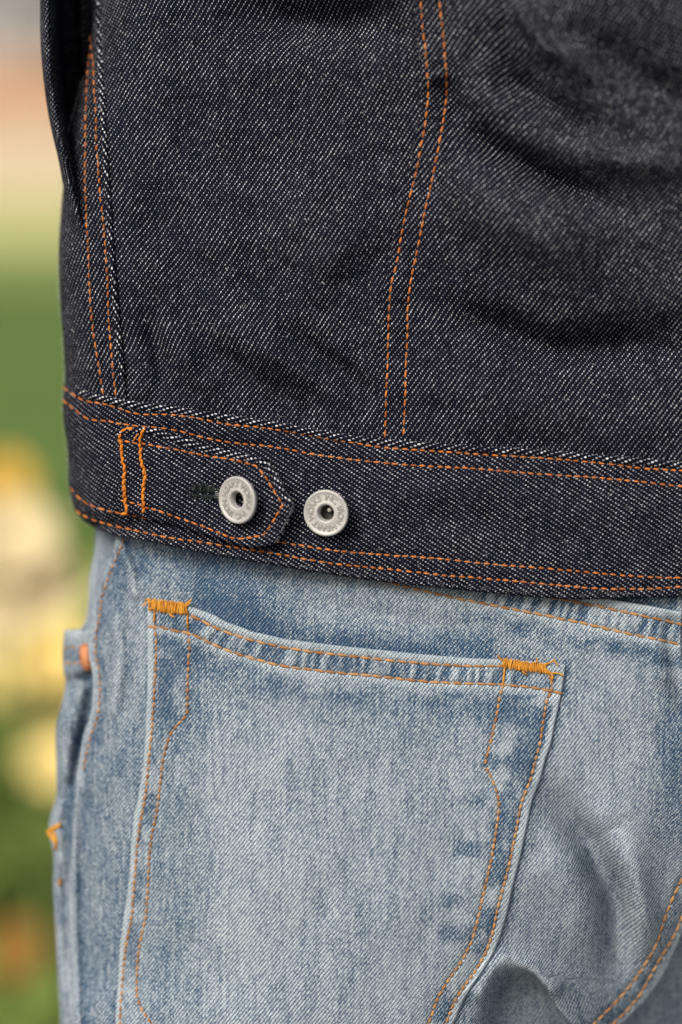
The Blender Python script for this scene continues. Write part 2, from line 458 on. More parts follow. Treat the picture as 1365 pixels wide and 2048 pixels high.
# ================================================================== THE JACKET
JSIL = np.array([(190,-320),(188,0),(177,108),(167,155),(150,220),(138,264),(131,316),(126,380),(121,440),(118,500),(119,560),(122,620),(128,700),(131,765),(134,830)], float)
BSIL = np.array([(132,740),(129,770),(126,805),(128,850),(134,885),(137,925),(137,960),(143,1000),(152,1024),(166,1040),(180,1052)], float)
JB = grid2([100,300,500,800,1100,1365,1430], [-320,0,200,400,600,800,1000,1200],
    [[0,4,14,34,66,84,88],[0,1,7,22,48,62,64],[0,0,3,12,34,44,46],[0,0,2,7,21,29,31],[0,0,2,5,12,18,20],[-2,-2,0,2,6,9,10],[-5,-5,0,3,5,7,8],[-5,-5,0,2,4,6,6]])
J_FEATS = [
 ([(890,235),(1000,300),(1120,365),(1260,420)], -6.0, 34), ([(870,340),(1000,430),(1220,520)], 5.0, 85),
 ([(850,610),(980,650),(1100,695),(1250,690),(1420,700)], -6.0, 46), ([(850,740),(1000,800),(1320,860)], 2.0, 60),
 ([(1010,-20),(1090,90),(1185,165)], 4.0, 24), ([(980,110),(1100,215),(1220,300)], -4.5, 42), ([(1180,60),(1300,160),(1400,210)], -3.5, 40), ([(1120,290),(1250,330),(1400,330)], 3.0, 34),
 ([(400,670),(500,750),(640,845)], -2.89, 26), ([(470,660),(600,745),(730,830)], 1.87, 24), ([(560,650),(690,745),(760,820)], -2.55, 24),
 ([(330,640),(400,760),(470,820)], 1.70, 24), ([(285,600),(320,720),(330,800)], -2.21, 24),
 ([(540,390),(720,560)], 4.0, 110), ([(430,10),(640,50),(850,40)], -6.0, 60), ([(300,160),(430,320),(520,380)], -2.2, 60), ([(250,380),(380,520),(480,600)], -2.4, 60),
 ([(880,150),(930,260)], -3.0, 40),
]
def jfall(px, sx, F=46.0, W=210.0):
    t = np.clip((mir(px) - sx) / W, 0, 1)
    return -F * (1 - np.sqrt(np.clip(1 - (1 - t) ** 2, 0, 1)))
def J(px, py):
    pm = mir(px)
    r = JB(pm, py) + jfall(px, np.interp(py, JSIL[:, 1], JSIL[:, 0]), 40.0, 190.0)
    for po, a, wd in J_FEATS: r = r + 2.0 * a * gat(px, py, po, wd)
    r = r + 1.3 * fbm(px / 170, py / 130, 3, 3) + 0.5 * fbm(px / 48, py / 34, 9, 2)
    # cloth bunched above the waistband
    bt = np.interp(px, BT[:, 0], BT[:, 1]); near = np.exp(-np.clip(bt - py, 0, None) / 45.0)
    r = r + near * (0.9 * vn(px / 26 - (bt - py) / 60, (bt - py) / 160, 21) - 0.6)
    return r

BT = np.array([(124,760),(128,764),(159,782),(205,795),(256,805),(333,815),(410,826),(487,838),(564,851),(667,871),(757,880),(870,890),(973,897),(1075,903),(1178,913),(1280,920),(1365,928),(1430,932),(1500,928),(1700,905),(2000,880),(2400,840),(2600,800),(2728,764)], float)
BBt = np.array([(160,1034),(180,1047),(215,1061),(308,1078),(390,1095),(461,1108),(564,1126),(665,1142),(767,1156),(870,1166),(973,1177),(1075,1186),(1152,1190),(1229,1188),(1332,1185),(1430,1182),(1700,1165),(2000,1130),(2400,1090),(2600,1060),(2690,1035)], float)
B_FEATS = [([(600,900),(640,960),(600,1060)], -1.8, 40), ([(760,960),(1000,985),(1300,1020)], 1.4, 45), ([(160,850),(230,930),(230,1010)], 1.5, 30), ([(700,935),(900,950)], -1.2, 18),
           ([(330,870),(420,900),(540,900)], -0.9, 18), ([(320,1040),(450,1100)], -0.8, 16), ([(900,1030),(1150,1080)], -1.2, 34)]
def Bd(px, py):
    pm = mir(px)
    r = JB(pm, py) + jfall(px, np.interp(py, BSIL[:, 1], BSIL[:, 0]), 42.0, 215.0) + 3.2
    for po, a, wd in B_FEATS: r = r + a * ga(px, py, po, wd)
    return r + 0.9 * fbm(px / 150, py / 90, 31, 2) + 0.25 * fbm(px / 40, py / 30, 33, 2)

jacket = empty('denim_jacket', tuple(P(682, 600, -60)), 'dark raw indigo denim jacket with orange stitching and metal buttons, above the faded jeans', 'jacket')

SA = [(180,105),(177.5,133),(174.5,173),(173,217),(171.6,264),(170.7,314),(170.5,360),(174,436),(177,487),(179.5,564),(184,641),(192,695),(200,738),(208,788)]
SB = [(181,70),(183,91),(186,113),(188,135),(189,173),(191.5,217),(192.5,258),(194,299),(198,343),(202,393),(206,430),(210,472),(212,513),(215.4,564),(218,641),(224,703),(228,754),(233,794)]
SE = [(192,-320),(198,0),(199,60),(200,103),(204,176),(208,249),(212,316),(217,400),(225,513),(233,615),(240,687),(247,750),(254,830)]
BC = [(838,-20),(842,0),(846,51),(852,103),(856,154),(857,179),(855,215),(851,251),(842,297),(832,349),(817,405),(803,472),(796,518),(785,564),(779,610),(777,667),(776,702),(773.5,795),(771,876)]
BD = [(876,-20),(879,0),(884,41),(891,113),(894,159),(894,190),(889,231),(879,287),(866,354),(851,420),(842,467),(832,518),(822,564),(816,610),(815,661),(813,713),(811.5,795),(808,881)]
BE = [(700,-320),(830,-20),(835,51),(841,103),(845,154),(845,185),(843,215),(838,251),(829,297),(819,349),(804,405),(790,472),(783,518),(773,564),(767,610),(764,667),(763,702),(761,795),(758,900)]
T1 = [(125,771),(129,775),(147,788),(167,800),(205,807),(238,816),(261,825),(284,829),(343,830),(396,837),(453,848),(526,855),(584,864),(643,875),(710,886),(768,895),(844,901),(942,908),(1075,915),(1178,924),(1280,936),(1370,941),(1450,943)]
T2 = [(124,796),(128,800),(147,816),(176,837),(214,842),(240,848),(279,853),(314,855),(349,860),(396,871),(450,883),(482,887),(532,892),(584,901),(643,911),(700,918),(752,924),(844,932),(947,937),(1075,948),(1178,955),(1255,961),(1370,973),(1450,976)]
B1 = [(140,972),(147,982),(167,1002),(188,1013),(226,1024),(267,1031),(308,1040),(370,1054),(450,1068),(549,1083),(614,1093),(665,1100),(768,1110),(870,1117),(973,1127),(1075,1136),(1178,1145),(1280,1153),(1370,1156),(1450,1156)]
B2 = [(152,1020),(170,1032),(197,1043),(232,1053),(267,1060),(302,1068),(331,1074),(393,1083),(443,1091),(482,1097),(540,1106),(599,1116),(666,1127),(768,1138),(870,1149),(973,1157),(1075,1167),(1178,1176),(1280,1178),(1370,1174),(1450,1172)]

for L_, C_, o_ in ((T1, BT, 13), (T2, BT, 45), (B1, BBt, -30), (B2, BBt, -10)):     # on round the other side
    L_ += [(x, float(np.interp(x, C_[:, 0], C_[:, 1])) + o_) for x in range(1520, 2660, 60)]

def groove(polys, a=-0.45, wd=3.6):
    def f(px, py):
        r = np.zeros(px.shape)
        for p in polys: r = r + a * ga(px, py, p, wd)
        return r
    return f
gS = groove([SA, SB]); gB = groove([BC, BD]); gW = groove([T1, T2, B1, B2], -0.5, 4.5)
def pucker(mid, per, amp, wd, seed):
    def f(px, py):
        d, t, _ = pd(px, py, mid)
        return amp * np.exp(-(d / wd) ** 2) * vn(t / per, np.zeros_like(t) + 0.5, seed)
    return f
SM = [((a[0]+b[0])/2, (a[1]+b[1])/2) for a, b in zip(resample(SA, 40), resample(SB, 40))]
BM = [((a[0]+b[0])/2, (a[1]+b[1])/2) for a, b in zip(resample(BC, 45)[:20], resample(BD, 45)[:20])]
TM = [((a[0]+b[0])/2, (a[1]+b[1])/2) for a, b in zip(crv(T1[:23], lin(0, 1, 30)), crv(T2[:24], lin(0, 1, 30)))]
LM = [((a[0]+b[0])/2, (a[1]+b[1])/2) for a, b in zip(crv(B1[:20], lin(0, 1, 30)), crv(B2[:23], lin(0, 1, 30)))]
pS = pucker(SM, 11, 0.5, 16, 1); pB = pucker(BM, 12, 0.6, 18, 2); pT = pucker(TM, 12, 0.5, 15, 3); pL = pucker(LM, 12, 0.5, 15, 4)
L_side = lambda x, y: 1.7 + gS(x, y) + pS(x, y)
L_back = lambda x, y: 1.7 + gB(x, y) + pB(x, y)
L_band = lambda x, y: gW(x, y) + pT(x, y) + pL(x, y)
F_side = lambda x, y: J(x, y) + L_side(x, y)
F_back = lambda x, y: J(x, y) + L_back(x, y)
F_band = lambda x, y: Bd(x, y) + L_band(x, y)

JT = lin(0, 1, 300)
side = panel('side_panel', jacket, M_SIDE, [(190,-320),(192,-320)], [(134,832),(256,842)], dense(JSIL), dense(SE), ease(52), JT, J, L_side, rims=('right',), sil=('left',))
sback = panel('side_back_panel', jacket, M_BODY, [(170,-320),(760,-320)], [(215,850),(810,915)], dense([(x - 14, y) for x, y in SE]), dense([(x + 40, y) for x, y in BE]), lin(0, 1, 190), JT, J)
RS = [(2 * MIR - x, y) for x, y in JSIL]
Sb = np.r_[lin(0, .31, 190), lin(.32, .92, 50), 1 - 0.08 * ease(20, 1.6)[::-1][1:]]
back = panel('back_panel', jacket, M_BACK, [(700,-320),(1430,-320),(2670,-320)], [(758,905),(1365,948),(2726,832)], dense(BE), dense(RS), Sb, JT, J, L_back, rims=('left',), sil=('right',))
stitches('seam_stitching', side, M_ORANGE, SA, F_side, 13, 5, 0.36)
stitches('seam_stitching', side, M_ORANGE, SB, F_side, 13, 5, 0.36, hook=1)
stitches('seam_stitching', back, M_ORANGE, BC, F_back, 15, 5, 0.38, hook=2)
stitches('seam_stitching', back, M_ORANGE, BD, F_back, 15, 4.5, 0.38, hook=3)
# felled edge of the side seam: the folded white-flecked selvedge
def edge_roll(name, parent, poly, f, rad, mat, dx=0, dy=0, off=0.0, uvk=1.0):
    p = resample([(x + dx, y + dy) for x, y in poly], 3.0)
    c, n = surf_pt(f, p[:, 0], p[:, 1]); c = c + n * off / 1000
    t = np.gradient(c, axis=0); t /= np.linalg.norm(t, axis=1)[:, None]
    b = np.cross(t, n); S_ = 9; V = []; UV = []
    L = np.r_[0, np.cumsum(np.linalg.norm(np.diff(c, axis=0), axis=1))] * 1000
    for k in range(len(c)):
        for q in range(S_):
            a = math.pi * (q / (S_ - 1)) * 1.3 - 0.15 * math.pi
            V.append(c[k] + rad / 1000 * (b[k] * math.cos(a) + n[k] * math.sin(a))); UV.append((L[k] * uvk + 100, a * rad + 50))
    F = [(k*S_+q, (k+1)*S_+q, (k+1)*S_+q+1, k*S_+q+1) for k in range(len(c)-1) for q in range(S_-1)]
    me = mesh_from(name, np.array(V), F)
    u = me.uv_layers.new(name='UVMap'); UV = np.array(UV, np.float32)
    li = np.zeros(len(me.loops), np.int32); me.loops.foreach_get('vertex_index', li)
    u.data.foreach_set('uv', UV[li].ravel())
    return link(name, me, mat, parent)
edge_roll('folded_edge', side, [p for p in SE if -60 < p[1] < 800], F_side, 0.95, M_EDGE, dx=-2, off=-0.35)

# waistband
BSILR = [(2 * MIR - x, y) for x, y in BSIL]
Sw = np.r_[0.09 * ease(36, 1.7), lin(.092, .53, 330), lin(.54, .93, 40), 1 - 0.07 * ease(16, 1.6)[::-1]]
band = panel('waistband', jacket, M_BAND, BT, BBt, dense(BSIL[1:-1]), dense(BSILR[1:-1]), Sw, lin(0, 1, 96), Bd, L_band, rims=('top', 'bottom'), sil=('left', 'right'), rimk=1.25)
edge_roll('folded_edge', band, [p for p in BT if 130 < p[0] < 1450], F_band, 1.35, M_EDGE, dy=3.0, off=-0.7)
stitches('seam_stitching', band, M_ORANGE, T1, F_band, 12.5, 5.4, 0.37, hook=0.5)
stitches('seam_stitching', band, M_ORANGE, T2, F_band, 12.5, 5.4, 0.37, hook=1.5)
stitches('seam_stitching', band, M_ORANGE, B1, F_band, 12.5, 5.6, 0.37, hook=2.5, skip=[(300, 1030, 546, 1090)])
stitches('seam_stitching', band, M_ORANGE, B2, F_band, 12.5, 5.6, 0.37, hook=3.5)

# adjuster tab
TABT = [(235,864),(266,858),(288,858),(315,862),(342,873),(371,881),(405,892),(453,903),(491,911),(526,922)]
TABR = [(526,922),(540,934),(556,962),(572,990),(582,1008),(580,1024),(566,1052),(553,1078),(546,1087)]
TABB = [(237,1016),(262,1024),(300,1034),(350,1047),(379,1056),(438,1074),(480,1086),(510,1092),(546,1087)]
TABL = [(235,864),(238,900),(243,940),(242,980),(237,1016)]
TST = [(232,880),(255,883),(271,886),(292,888),(315,893),(333,896),(362,901),(378,905),(417,913),(467,920),(491,926),(514,933),(532,955),(549,982),(566,1009),(552,1034),(537.5,1058),(527,1071),(502,1075),(476,1078),(461,1075),(414,1056),(382,1044),(349,1033),(318,1022),(293,1015),(277,1009),(261,1005),(236,999)]
gT = groove([TST], -0.45, 4.0)
def tlift(px, py):
    return 2.4 + 3.2 * sst(420, 580, px) + 1.2 * ga(px, py, [(420,905),(560,1000)], 40) - 1.2 * ga(px, py, [(380,990),(445,990)], 26) + 1.0 * ga(px, py, [(300,930),(360,960)], 40) + 0.4 * fbm(px / 50, py / 40, 71, 2) + gT(px, py)
F_tab = lambda x, y: Bd(x, y) + tlift(x, y)
tab = panel('adjuster_tab', jacket, M_BAND, TABT, TABB, TABL, sharp(TABR, 4), lin(0, 1, 140), lin(0, 1, 84), Bd, tlift, rims=('left', 'right', 'top', 'bottom'), rimk=1.35)
edge_roll('folded_edge', tab, TABT + TABR[1:5], F_tab, 1.3, M_EDGE, dy=3.0, off=-0.6)
stitches('seam_stitching', tab, M_ORANGE, TST, F_tab, 12.5, 4.0, 0.37, smooth_path=False, wob=0.3)
mb = MB()
TL = [(269,858),(255,858),(245,865),(241.5,874),(244,889),(245,903),(246,921),(250,935),(249,956),(249,975),(249.5,998),(252,1015),(254,1022),(242,1028)]
TR_ = [(292,856),(285,867),(281,881),(282,896),(282.5,913),(285.5,930),(289,944),(290,957),(287,969),(286,988),(287,1006),(287.6,1026)]
def rope(mb, pts, f, rad, off, seg):
    p = resample(pts, 1.0); k = 0
    while k < len(p) - 5:
        L = int(seg * random.uniform(.8, 1.3)); q = p[k:min(k + L + 4, len(p))]
        if len(q) > 6:
            j = random.uniform(-0.8, 0.8)
            cord(mb, q[::3] + np.array([j, 0]), f, rad * random.uniform(.75, 1.1), off + random.uniform(-.1, .25), 3.0)
        k += L
for P_, h_ in ((TL, 0.3), (TR_, 1.7)):
    stitches('bar_tack', tab, M_TACK, P_, F_tab, 15, -1.5, 0.54, slant=0.26, wob=0.9, hook=h_, amp=1.15)
    stitches('bar_tack', tab, M_TACK, P_, F_tab, 11, 1.0, 0.42, slant=-0.22, wob=1.2, hook=h_ + 1, amp=0.9)
rope(mb, TR_[:4], F_tab, 0.40, 0.7, 12)
cord(mb, [(279,867),(273,874),(268,882)], F_tab, 0.28, 0.5)
mb.build('bar_tack', M_TACK, tab, 'stuff')
# buttonhole: a slit bound in black thread
mb = MB()
for k in range(90):
    u = random.random(); x = 379 + 64 * u; yc = 985 + 3 * u; sg = random.choice((-1, 1))
    h = (13 + 8 * math.sin(u * 3.0)) * random.uniform(.55, 1.05) * (1 if sg < 0 else .8)
    cord(mb, [(x, yc + sg * 2.0), (x + random.uniform(-3, 3), yc + sg * h * .55), (x + random.uniform(-5, 5), yc + sg * h)], F_tab, random.uniform(.16, .27), random.uniform(.1, .5), 4)
mb.build('buttonhole', M_BLACK, tab, 'stuff')
mb = MB()
for k in range(4):
    y = 984 + k * 4; cord(mb, [(430 + random.uniform(-2, 2), y), (435, y - 1), (441, y - 2 + random.uniform(-1, 1))], F_tab, 0.14, 0.4, 4)
mb.build('frayed_yarn', M_PALE, tab, 'stuff')

# buttons
def metal(name, c0, c1):
    m, g, b = newmat(name, 0.42)
    tc = g.n('ShaderNodeTexCoord').outputs['Object']
    n = g.noise(tc, 900, 4, 0.65); n2 = g.noise(tc, 4200, 2)
    g.L.new(g.mix(g.ss(n, 0.3, 0.72), c0, c1), b.inputs['Base Color'])
    b.inputs['Metallic'].default_value = 0.30
    g.put(b.inputs['Roughness'], g.ss(n, 0.2, 0.8, 0.46, 0.62))
    g.L.new(g.bump(n2, 0.08, 0.0002), b.inputs['Normal'])
    return m
M_BTN = metal('matte_nickel', (0.42, 0.415, 0.395), (0.475, 0.47, 0.45))
M_LET = metal('nickel_letter_shade', (0.27, 0.265, 0.245), (0.33, 0.325, 0.305))  # darker nickel stands in for the shading that outlines the raised letters
M_HOLE_SHADE = metal('hole_shade_black', (0.03, 0.028, 0.026), (0.06, 0.056, 0.05))  # near-black colour paints the shade inside the button hole
M_PIN = metal('pin_metal', (0.36, 0.34, 0.30), (0.55, 0.52, 0.47))
def lathe(prof, seg):
    V = [(r * math.cos(2*math.pi*k/seg), r * math.sin(2*math.pi*k/seg), z) for r, z in prof for k in range(seg)]
    F = [(i*seg+k, i*seg+(k+1) % seg, (i+1)*seg+(k+1) % seg, (i+1)*seg+k) for i in range(len(prof)-1) for k in range(seg)]
    return V, F
PROF = [(0.0,-0.75),(0.56,-0.75),(0.56,-0.25),(0.80,-0.20),(0.93,-0.15),(0.985,-0.09),(1.0,-0.03),(0.995,0.03),(0.975,0.066),(0.94,0.078),(0.90,0.072),(0.865,0.052),(0.83,0.035),(0.79,0.030),(0.70,0.032),(0.58,0.036),(0.50,0.045),(0.44,0.060),(0.40,0.060),(0.375,0.035),(0.345,-0.03),(0.325,-0.12),(0.315,-0.24)]
HOLE_LINING = [(0.317,-0.22),(0.335,-0.26),(0.48,-0.28),(0.50,-0.50),(0.0,-0.56)]  # added lining that carries the painted shade of the hole
def button(cx, cy, n_cam, f, R, start, pin):
    o = bpy.data.objects.new('button', None)
    V, F = lathe(PROF, 72); V = [(x * R, y * R, z * R) for x, y, z in V]
    me = mesh_from('button', V, [tuple(reversed(q)) for q in F]); me.materials.append(M_BTN)
    o = bpy.data.objects.new('button', me); col.objects.link(o); o.parent = jacket
    n = Vector(n_cam).normalized()
    up = Vector((0, 1, 0)); xr = up.cross(n).normalized(); yr = n.cross(xr)
    Rc = Matrix((xr, yr, n)).transposed()
    Rw = Matrix(((1, 0, 0), (0, SP, -CP), (0, CP, SP)))       # camera axes to the place
    c = P(cx, cy, float(f(np.array([cx]), np.array([cy]))[0]) + 5.0)
    M = Matrix.Translation(Vector(c)) @ (Rw @ Rc).to_4x4()
    o.matrix_local = jacket_inv @ M
    # lettering round the ring
    mbl = MB(); txt = 'IRON HEART WORKS INC.'
    wid = {'I': .55, ' ': .62, '.': .5, 'W': 1.35, 'N': 1.12, 'O': 1.12, 'K': 1.0, 'H': 1.1, 'A': 1.05}
    tot = sum(wid.get(ch, 1.0) for ch in txt); ang = start
    for ch in txt:
        wv = wid.get(ch, 1.0) * 352.0 / tot
        if ch != ' ':
            cu = bpy.data.curves.new('letter', 'FONT'); cu.body = ch; cu.size = 0.36 * R; cu.extrude = 0.018 * R; cu.offset = 0.004 * R
            cu.align_x = 'CENTER'; cu.resolution_u = 3; cu.bevel_depth = 0.006 * R; cu.bevel_resolution = 0
            to = bpy.data.objects.new('letter', cu); col.objects.link(to)
            dg = bpy.context.evaluated_depsgraph_get(); ev = to.evaluated_get(dg); tm = ev.to_mesh()
            a = math.radians(ang + wv / 2); r0 = 0.55 * R
            T = Matrix.Translation((r0 * math.sin(a), r0 * math.cos(a), 0.036 * R)) @ Matrix.Rotation(-a, 4, 'Z')
            vv = [T @ v.co for v in tm.vertices]; ff = [tuple(p.vertices) for p in tm.polygons]
            mbl.add([tuple(v) for v in vv], ff); ev.to_mesh_clear()
            bpy.data.objects.remove(to); bpy.data.curves.remove(cu)
        ang += wv
    lm = mesh_from('lettering', np.concatenate(mbl.V), mbl.F, False); lm.materials.append(M_LET)
    lo = bpy.data.objects.new('lettering', lm); col.objects.link(lo); lo.parent = o
    kv, kf = lathe(HOLE_LINING, 36); km = mesh_from('hole_shade_lining', [(x * R, y * R, z * R) for x, y, z in kv], [tuple(reversed(q)) for q in kf]); km.materials.append(M_HOLE_SHADE)
    ko = bpy.data.objects.new('hole_shade_lining', km); col.objects.link(ko); ko.parent = o
    pv, pf = lathe([(0.0, 0.06), (0.05, 0.055), (0.085, 0.03), (0.10, 0.0), (0.10, -0.3)], 20)
    pm_ = mesh_from('rivet_pin', [(x * R + pin[0] * R, y * R + pin[1] * R, z * R - 0.30 * R) for x, y, z in pv], pf); pm_.materials.append(M_PIN)
    po = bpy.data.objects.new('rivet_pin', pm_); col.objects.link(po); po.parent = o
    return o
jacket_inv = Matrix.Translation(jacket.location).inverted()
b1_ = button(475, 1000, (-0.62, -0.10, 0.78), F_tab, 47.5 * 0.1690 / 1000, 203, (0.17, 0.06))
b1_['label'] = 'left metal button fastened through the pointed tab'
b2_ = button(652.5, 1026, (-0.30, -0.11, 0.95), F_band, 46.5 * 0.1690 / 1000, 62, (0.06, 0.10))
b2_['label'] = 'right metal button alone on the waistband'

# sleeve hanging behind the side
SLE = [(74,-320),(80,0),(80,60),(83,120),(88,170),(95,220),(105,270),(117,320),(127,372),(142,430),(165,500)]
def sleeve_rel(px, py):
    ex = np.interp(py, [p[1] for p in SLE], [p[0] for p in SLE]); q = px - ex
    return np.interp(q, [0, 3, 9, 16, 24, 34, 50, 72, 80, 88, 96, 130], [-20, -14, -10, -9, -13, -34, -78, -84, -52, -48, -70, -100]) + 1.2 * vn(py / 40, q / 30, 5)
panel('sleeve', jacket, M_BODY, [(74,-320),(200,-320)], [(165,500),(270,500)], dense(SLE), [(205,-320),(210,0),(205,150),(200,300),(240,430),(270,500)], lin(0, 1, 70), lin(0, 1, 160), sleeve_rel, sil=('left',), wrap=(120, 60))

# ================================================================== THE JEANS
KSIL = np.array([(200,1000),(191,1050),(189,1100),(179,1153),(175,1214),(171,1240),(160,1262),(150,1290),(150,1340)], float)
PSIL = np.array([(128,1268),(126,1300),(127,1340),(131,1362),(122,1414),(113,1450),(113,1538),(112,1597),(100,1634),(98,1663),(107,1714),(106,1772),(110,1850),(115,1950),(120,2048),(124,2300)], float)
SSE = [(262,1000),(240,1060),(226,1112),(206,1156),(192,1202),(187,1240),(180,1276),(181,1314),(187,1343),(189,1372),(187,1410),(181,1443),(172,1465),(163,1509),(158,1538),(154,1600),(148,1684),(142,1772),(144,1861),(151,1989),(154,2048),(160,2300)]
SST = [(255,1060),(238,1105),(218,1152),(204,1200),(199,1240),(193,1276),(194,1314),(199,1343),(201,1372),(199,1410),(193,1443),(184,1465),(174,1509),(168,1540)]
YE = [(262,1000),(400,1040),(700,1098),(900,1140),(1096,1181),(1163,1190),(1224,1201),(1285,1212),(1362,1227)]
Y1 = [(960,1160),(1041,1181),(1102,1195),(1193,1212),(1284,1231),(1366,1249)]
Y2 = [(640,1134),(701,1149),(768,1163),(870,1187),(973,1208),(1075,1228),(1178,1249),(1280,1272),(1368,1291)]
CE = [(1362,1227),(1361,1300),(1372,1380),(1395,1500),(1402,1640),(1396,1760),(1368,1852),(1346,1906),(1320,1958),(1287,2003),(1254,2036),(1200,2090),(1060,2300)]
C1 = [(1385,1700),(1365,1755),(1348,1792),(1328,1843),(1315,1885),(1293,1926),(1262,1970),(1226,2010),(1190,2046),(1120,2120)]
C2 = [(1390,1770),(1366,1832),(1348,1873),(1323,1914),(1303,1950),(1275,1996),(1249,2026),(1227,2047),(1150,2120)]
KB = grid2([100,300,500,800,1100,1250,1365,1430], [1000,1150,1300,1500,1700,1850,1950,2050,2300],
    [[-26,-16,-8,-5,0,3,5,5],[-27,-16,-6,-3,1,4,6,6],[-32,-18,-5,-2,0,2,3,3],[-36,-20,-4,3,3,1,-1,-3],[-37,-22,-4,5,2,-2,-6,-8],[-38,-23,-5,4,-4,-12,-20,-24],[-38,-23,-6,2,-9,-22,-32,-36],[-28,-18,-5,0,-14,-32,-44,-48],[-30,-20,-10,-8,-30,-60,-70,-70]])
ARCH = [(925,2075),(950,2005),(972,1962),(992,1940),(1012,1932),(1040,1936),(1068,1950),(1092,1976),(1112,2015),(1140,2050),(1180,2075),(1200,2300),(850,2300)]
K_FEATS = [([(1070,1565),(1125,1620),(1180,1690),(1222,1780),(1242,1880),(1238,1980)], -13.5, 40), ([(1238,1655),(1272,1740),(1290,1850),(1290,1930)], 6.5, 36), ([(1205,1600),(1235,1650)], 0.8, 40),
 ([(1090,1700),(1150,1800),(1180,1900)], 3.0, 50), ([(960,1985),(985,1940),(1012,1918),(1060,1932),(1105,1975)], 3.5, 20),
 ([(1345,1250),(1350,1330),(1370,1420)], -2.5, 22), ([(1310,1290),(1330,1350)], 2.0, 20),
 ([(236,1085),(262,1140),(272,1190)], 2.0, 9), ([(262,1085),(285,1150)], -2.0, 12), ([(232,1250),(240,1330),(225,1420)], 1.6, 14), ([(256,1240),(262,1330),(250,1420)], -1.6, 14),
 ([(150,1560),(149,1758),(150,1861),(157,2048)], 2.5, 9), ([(178,1600),(172,1760),(178,2048)], -2.0, 14), ([(500,1180),(800,1240),(1000,1280)], -1.5, 30), ([(300,1110),(420,1150),(560,1160)], -1.6, 28)]
def K(px, py):
    pm = mir(px)
    ks = np.interp(py, [1000,1200,1265,1340,1500,1640,1800,2048,2300], [195,174,150,135,113,100,106,120,124])
    t = np.clip((pm - ks) / 190.0, 0, 1)
    r = KB(pm, py) - 24.0 * (1 - np.sqrt(np.clip(1 - (1 - t) ** 2, 0, 1)))
    for po, a, wd in K_FEATS: r = r + a * (gat if wd > 29 else ga)(px, py, po, wd)
    d, _, _ = pd(px, py, ARCH[:12]); sgn_ = np.where(inpoly(px, py, ARCH), d, -d)
    wd_ = 7 + 46 * sst(1062, 1010, px) + 60 * sst(1015, 955, px); r = r - 17.0 * sst(0, 1, (sgn_ + 3) / wd_)
    r = r + 0.8 * fbm(px / 150, py / 170, 41, 3) + 0.12 * fbm(px / 36, py / 50, 43, 2)
    return r

jeans = empty('jeans', tuple(P(700, 1650, -60)), 'faded light blue jeans with a stitched back pocket, below the dark jacket', 'jeans')

HT = [(299,1210),(378,1215),(430,1234),(450,1246),(509,1268),(567,1281),(626,1289),(684,1296),(743,1302),(850,1313),(950,1321),(1005,1322),(1070,1327),(1129,1332)]
HS1 = [(378,1229),(391,1235),(413,1246),(430,1255),(450,1263),(509,1282),(567,1295),(626,1304),(684,1310),(743,1317),(850,1328),(950,1333),(1008,1332)]
HS2 = [(295,1253),(324,1255),(350,1261),(376,1266),(398,1275),(430,1291),(450,1299),(509,1318),(567,1332),(626,1340),(684,1347),(743,1352),(850,1363),(950,1368),(1005,1370),(1072,1377),(1126,1387)]
PLE = [(299,1210),(298,1261),(299,1300),(299,1360),(297,1420),(295,1465),(289,1538),(281,1591),(271,1641),(265.5,1699),(262,1760),(255,1810),(248,1860),(243,1904),(240.5,1948),(237,2003),(235,2047),(228,2300)]
PRE = [(1129,1332),(1122,1381),(1115,1414),(1108,1445),(1099,1490),(1090,1515),(1078,1560),(1063,1598),(1052,1649),(1039,1711),(1024,1770),(1010,1832),(993,1887),(975,1924),(953,1957),(927,1997),(909,2037),(860,2150),(800,2300)]
PL1 = [(311,1217),(310.6,1252),(313.5,1280),(313,1316),(312,1346),(310,1370),(308,1402),(305,1453),(299,1514),(295,1567),(289,1611),(280,1655),(274,1699),(271,1745),(267,1801),(263,1845),(253,1893),(248,1937),(245,1981),(242,2003),(240.7,2036),(238,2080)]
PL2a = [(376.5,1229),(377,1265),(380,1294),(378,1324),(376,1366),(375,1429)]
PL2b = [(376,1430),(356,1450),(343,1467),(333,1494),(325,1529),(319.6,1582),(314,1626),(305,1670),(299,1722),(296,1787),(290,1844),(281,1884),(276,1926),(274.7,1970),(276,1996),(283,2016),(301,2044),(330,2085)]
PR1 = [(1104,1360),(1103.6,1385),(1096,1396),(1092,1414),(1088,1436),(1084,1459),(1080,1490),(1071,1524),(1062,1558),(1044,1605),(1033,1660),(1022,1715),(1008,1770),(995,1821),(984,1872),(971,1909),(949,1946),(927,1975),(909,2004),(894,2041),(880,2080)]
PR2a = [(1010.5,1338),(1007.6,1368),(1000,1392),(994,1429),(988,1459),(982,1485),(974,1515),(971,1534)]
PR2b = [(971,1535),(980,1550),(993,1579),(998.7,1612),(995,1649),(986,1707),(975,1755),(964,1803),(953,1850),(942,1887),(923,1924),(898,1960),(876,1997),(867,2022),(845,2080)]
HM = [((a[0]+b[0])/2, (a[1]+b[1])/2) for a, b in zip(crv(HS1, lin(0, 1, 24)), crv(HS2[3:-1], lin(0, 1, 24)))]
YM = [((a[0]+b[0])/2, (a[1]+b[1])/2) for a, b in zip([(960,1160),(1041,1181),(1102,1195),(1193,1212),(1284,1231),(1366,1249)], [(975,1208),(1055,1225),(1120,1237),(1200,1254),(1290,1275),(1366,1291)])]

